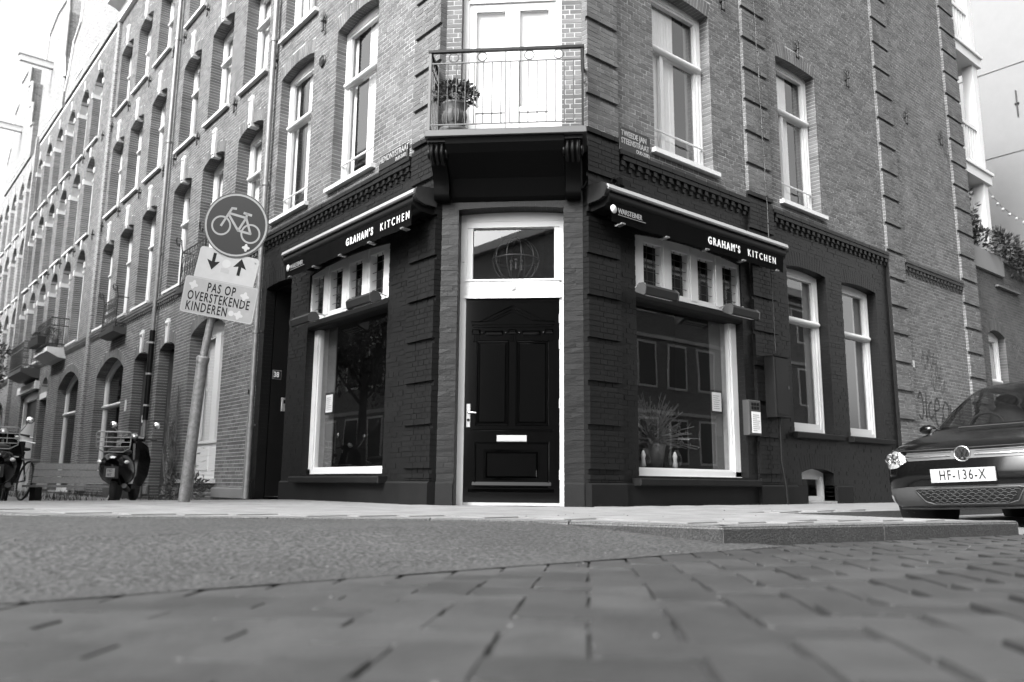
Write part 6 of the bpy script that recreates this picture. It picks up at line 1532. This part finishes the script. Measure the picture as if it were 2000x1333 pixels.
# bench
t = thing('bench', 'wooden bench with three back boards against the brick wall behind the scooter', 'bench', (-1.7, 9.0, -.12))
f = local(-1.75, 9.1, -.12, R(-28))
for i in range(3):
    m = MB(f); z = .30+i*.115; y = .30+i*.03; m.add([(-.75, y, z), (.75, y, z), (.75, y+.03, z+.105), (-.75, y+.03, z+.105), (-.75, y+.03, z), (.75, y+.03, z), (.75, y+.06, z+.105), (-.75, y+.06, z+.105)], [(0, 1, 2, 3), (4, 5, 6, 7), (0, 1, 5, 4), (2, 3, 7, 6), (0, 3, 7, 4), (1, 2, 6, 5)], 'wood'); m.build('back_board', t)
for i in range(3): m = MB(f); m.box(-.75, .75, -.12+i*.13, -.005+i*.13, .235, .27, 'wood'); m.build('seat_board', t)
for s in (-.6, .6): m = MB(f); m.box(s-.04, s+.04, -.08, .25, .0, .235, 'black'); m.build('leg', t)
t = thing('wall_planter', 'row of low leafy plants behind the bench under the arched window', 'plant', (-.3, 10.9, 0)); m = MB(); leaves_mesh(m, (-.22, 12.5, .55), (.16, .8, .14), 700, .07, ['leaf_dark', 'leaf']); leaves_mesh(m, (-.9, 10.1, .45), (.2, .3, .2), 300, .08, ['leaf_dark']); m.build('foliage', t)
m = MB(); m.box(-.30, -.08, 11.9, 13.3, -.12, .42, 'terracotta'); m.build('trough', t)
# grass tufts and small plants by the wall
m = MB()
for i in range(900):
    y = random.uniform(9, 17); x = random.uniform(-.5, -.05) if i % 2 else random.uniform(-1.9, -1.2); z = -.12; l = random.uniform(.05, .2); a = random.uniform(0, 6.3); m.add([(x, y, z), (x+.01*math.cos(a), y+.01*math.sin(a), z), (x+.06*math.sin(a), y+.06*math.cos(a), z+l)], [(0, 1, 2)], 'leaf_dark')
for i in range(160):
    s_ = random.uniform(.6, 6.5); h_ = random.uniform(.01, .035); m.add([(s_, -.09, .0), (s_+.006, -.09, 0), (s_+random.uniform(-.02, .02), -.11, h_)], [(0, 1, 2)], 'leaf_pale')
m.build('weeds', kind='stuff')
# site cabin
t = thing('site_cabin', 'portable cabin with rounded white lid at the far left edge behind the scooters', 'cabin', (-2.9, 16.5, -.12))
f = local(-2.75, 16.3, -.12, R(0))
m = MB(f); m.box(-.7, .7, -.6, .6, .05, 1.25, 'plastic_grey'); m.box(-.62, .62, -.62, -.6, .1, 1.15, 'rail_grey'); m.build('cabin_body', t)
m = MB(f); m.box(-.45, .45, -.635, -.62, .35, .95, 'sign_white_dull'); m.build('panel', t)
m = MB(f); P = [(-.76, 1.25), (.76, 1.25), (.76, 1.32), (.5, 1.44), (.25, 1.5), (0, 1.52), (-.25, 1.5), (-.5, 1.44), (-.76, 1.32)]; m.prism(P, -.66, .66, 'stone_white')
for x in (-.6, -.3, 0, .3, .6): m.ball((x, -.665, 1.285), .016, 'black', 6)
m.build('lid', t); m = MB(f); m.box(-.06, .06, -.70, -.62, 1.05, 1.35, 'rail_grey'); m.build('latch', t)
# street trees
def tree(x, y, h, r, label, z0=-.12, n=9000, ls=.16, seed=3, g=None):
    random.seed(seed); t = thing('street_tree', label, 'tree', (x, y, z0), g)
    m = MB(); tips = []
    P = [(x, y, z0), (x+.05, y, z0+h*.18), (x-.05, y+.1, z0+h*.42), (x+.1, y, z0+h*.6)]; m.tube(P, [.17, .14, .12, .08], 'bark', 8)
    for k in range(9):
        a = k*2.4; b0 = Vector(P[2]).lerp(Vector(P[3]), random.random()) if k > 2 else Vector(P[1]).lerp(Vector(P[2]), .7+.1*k); e = b0+Vector((math.cos(a)*r*.75, math.sin(a)*r*.75, h*random.uniform(.12, .38))); mid = (b0+e)/2+Vector((0, 0, -.15)); m.tube([b0, mid, e], [.06, .04, .015], 'bark', 5); tips += [e, mid, (mid+e)/2]
        for j in range(3): q = mid.lerp(e, .3+.3*j); e2 = q+Vector((random.uniform(-1, 1), random.uniform(-1, 1), random.uniform(.1, .8)))*r*.4; m.tube([q, e2], [.02, .006], 'bark', 4); tips.append(e2)
    m.build('trunk', t); m = MB(); 
    per = n//len(tips)
    for c in tips: rr = r*random.uniform(.22, .38); leaves_mesh(m, c, (rr, rr, rr*.75), per, ls, ['leaf', 'leaf_dark'], .1, .5)
    m.build('crown', t); return t
tree(-2.0, 24.0, 5.4, 1.0, 'dark leafy street tree at the far left edge beyond the balconies', n=7000, ls=.12, seed=5)
# ================================================================== OTHER SIDE OF THE CROSSING (mirrored in the panes)
def plain_house(label, x0, x1, y0, y1, h, face, z0=.0, m_='brick_wall_far', win=True, sp=2.0):
    t = thing('facing_house', label, 'house', ((x0+x1)/2, (y0+y1)/2, 0), 'houses opposite, mirrored in the panes')
    m = MB(); m.box(x0, x1, y0, y1, -.17, h, m_); m.box(x0-.3, x1+.3, y0-.3, y1+.3, h, h+.4, 'stone_white'); m.build('wall', t)
    if face in '+x -x':
        X = x1 if face == '+x' else x0; s = 1 if face == '+x' else -1; n = int((y1-y0)/sp)
        pts = [(X, y0+(i+.5)*(y1-y0)/n) for i in range(n)]; fr = lambda c, a, b, z_, z2, m, e: m.box(min(X, X+s*e), max(X, X+s*e), c+a, c+b, z_, z2, mm)
    else:
        Y = y1 if face == '+y' else y0; s = 1 if face == '+y' else -1; n = int((x1-x0)/sp); pts = [(x0+(i+.5)*(x1-x0)/n, Y) for i in range(n)]
    for fl in range(int(h/3.2)):
        for p in pts:
            for mm, a, zz0, zz1, e in (('white', .62, .8, 2.75, .03), ('glass', .52, .9, 2.65, .034)):
                z_, z2 = fl*3.2+zz0+.3, fl*3.2+zz1+.3; m = MB()
                if 'x' in face: m.box(min(p[0], p[0]+s*e), max(p[0], p[0]+s*e), p[1]-a, p[1]+a, z_, z2, mm if mm == 'white' else 'gloss_black')
                else: m.box(p[0]-a, p[0]+a, min(p[1], p[1]+s*e), max(p[1], p[1]+s*e), z_, z2, mm if mm == 'white' else 'gloss_black')
                w0 = m.build('window', t) if mm == 'white' else m.build('pane', w0)
        m = MB(); z_ = fl*3.2+3.2
        if 'x' in face: m.box(min(pts[0][0], pts[0][0]+s*.06), max(pts[0][0], pts[0][0]+s*.06), y0, y1, z_, z_+.15, 'stone_white')
        else: m.box(x0, x1, min(pts[0][1], pts[0][1]+s*.06), max(pts[0][1], pts[0][1]+s*.06), z_, z_+.15, 'stone_white')
        m.build('string_course', t)
    return t
plain_house('brick row opposite, across the side street, seen only mirrored in the left panes', -24, -12.5, 1, 62, 15, '+x')
plain_house('brick row opposite, across the main street, seen only mirrored in the right panes', 10, 34, -26, -16, 10, '+y')
plain_house('brick corner house opposite, seen only mirrored in the front door', -24, -14, -27, -16.5, 11, '+x')
t = thing('modern_building', 'modern pale banded building mirrored in the right shop window', 'building', (6, -18, 0), 'houses opposite, mirrored in the panes')
m = MB(); m.box(-2, 9.5, -26, -16, -.17, 3.3, 'render_grey'); m.box(-2, 9.5, -26, -15.2, 3.3, 4.9, 'plaster_pale'); m.box(-2, 9.5, -26, -17.2, 4.9, 9, 'render_grey'); m.build('wall', t)
m = MB()
for i in range(5): m.box(-2, 9.5, -15.28, -15.25, 5.0+i*.2, 5.03+i*.2, 'black')
m.build('railing', t)
m = MB()
for i in range(5): m.box(-1.5+i*2.2, .2+i*2.2, -16, -15.97, .5, 2.9, 'gloss_black')
m.build('window', t)
tree(-6.9, 15.5, 7.5, 2.0, 'street tree mirrored in the left shop window', n=5000, ls=.14, seed=9)
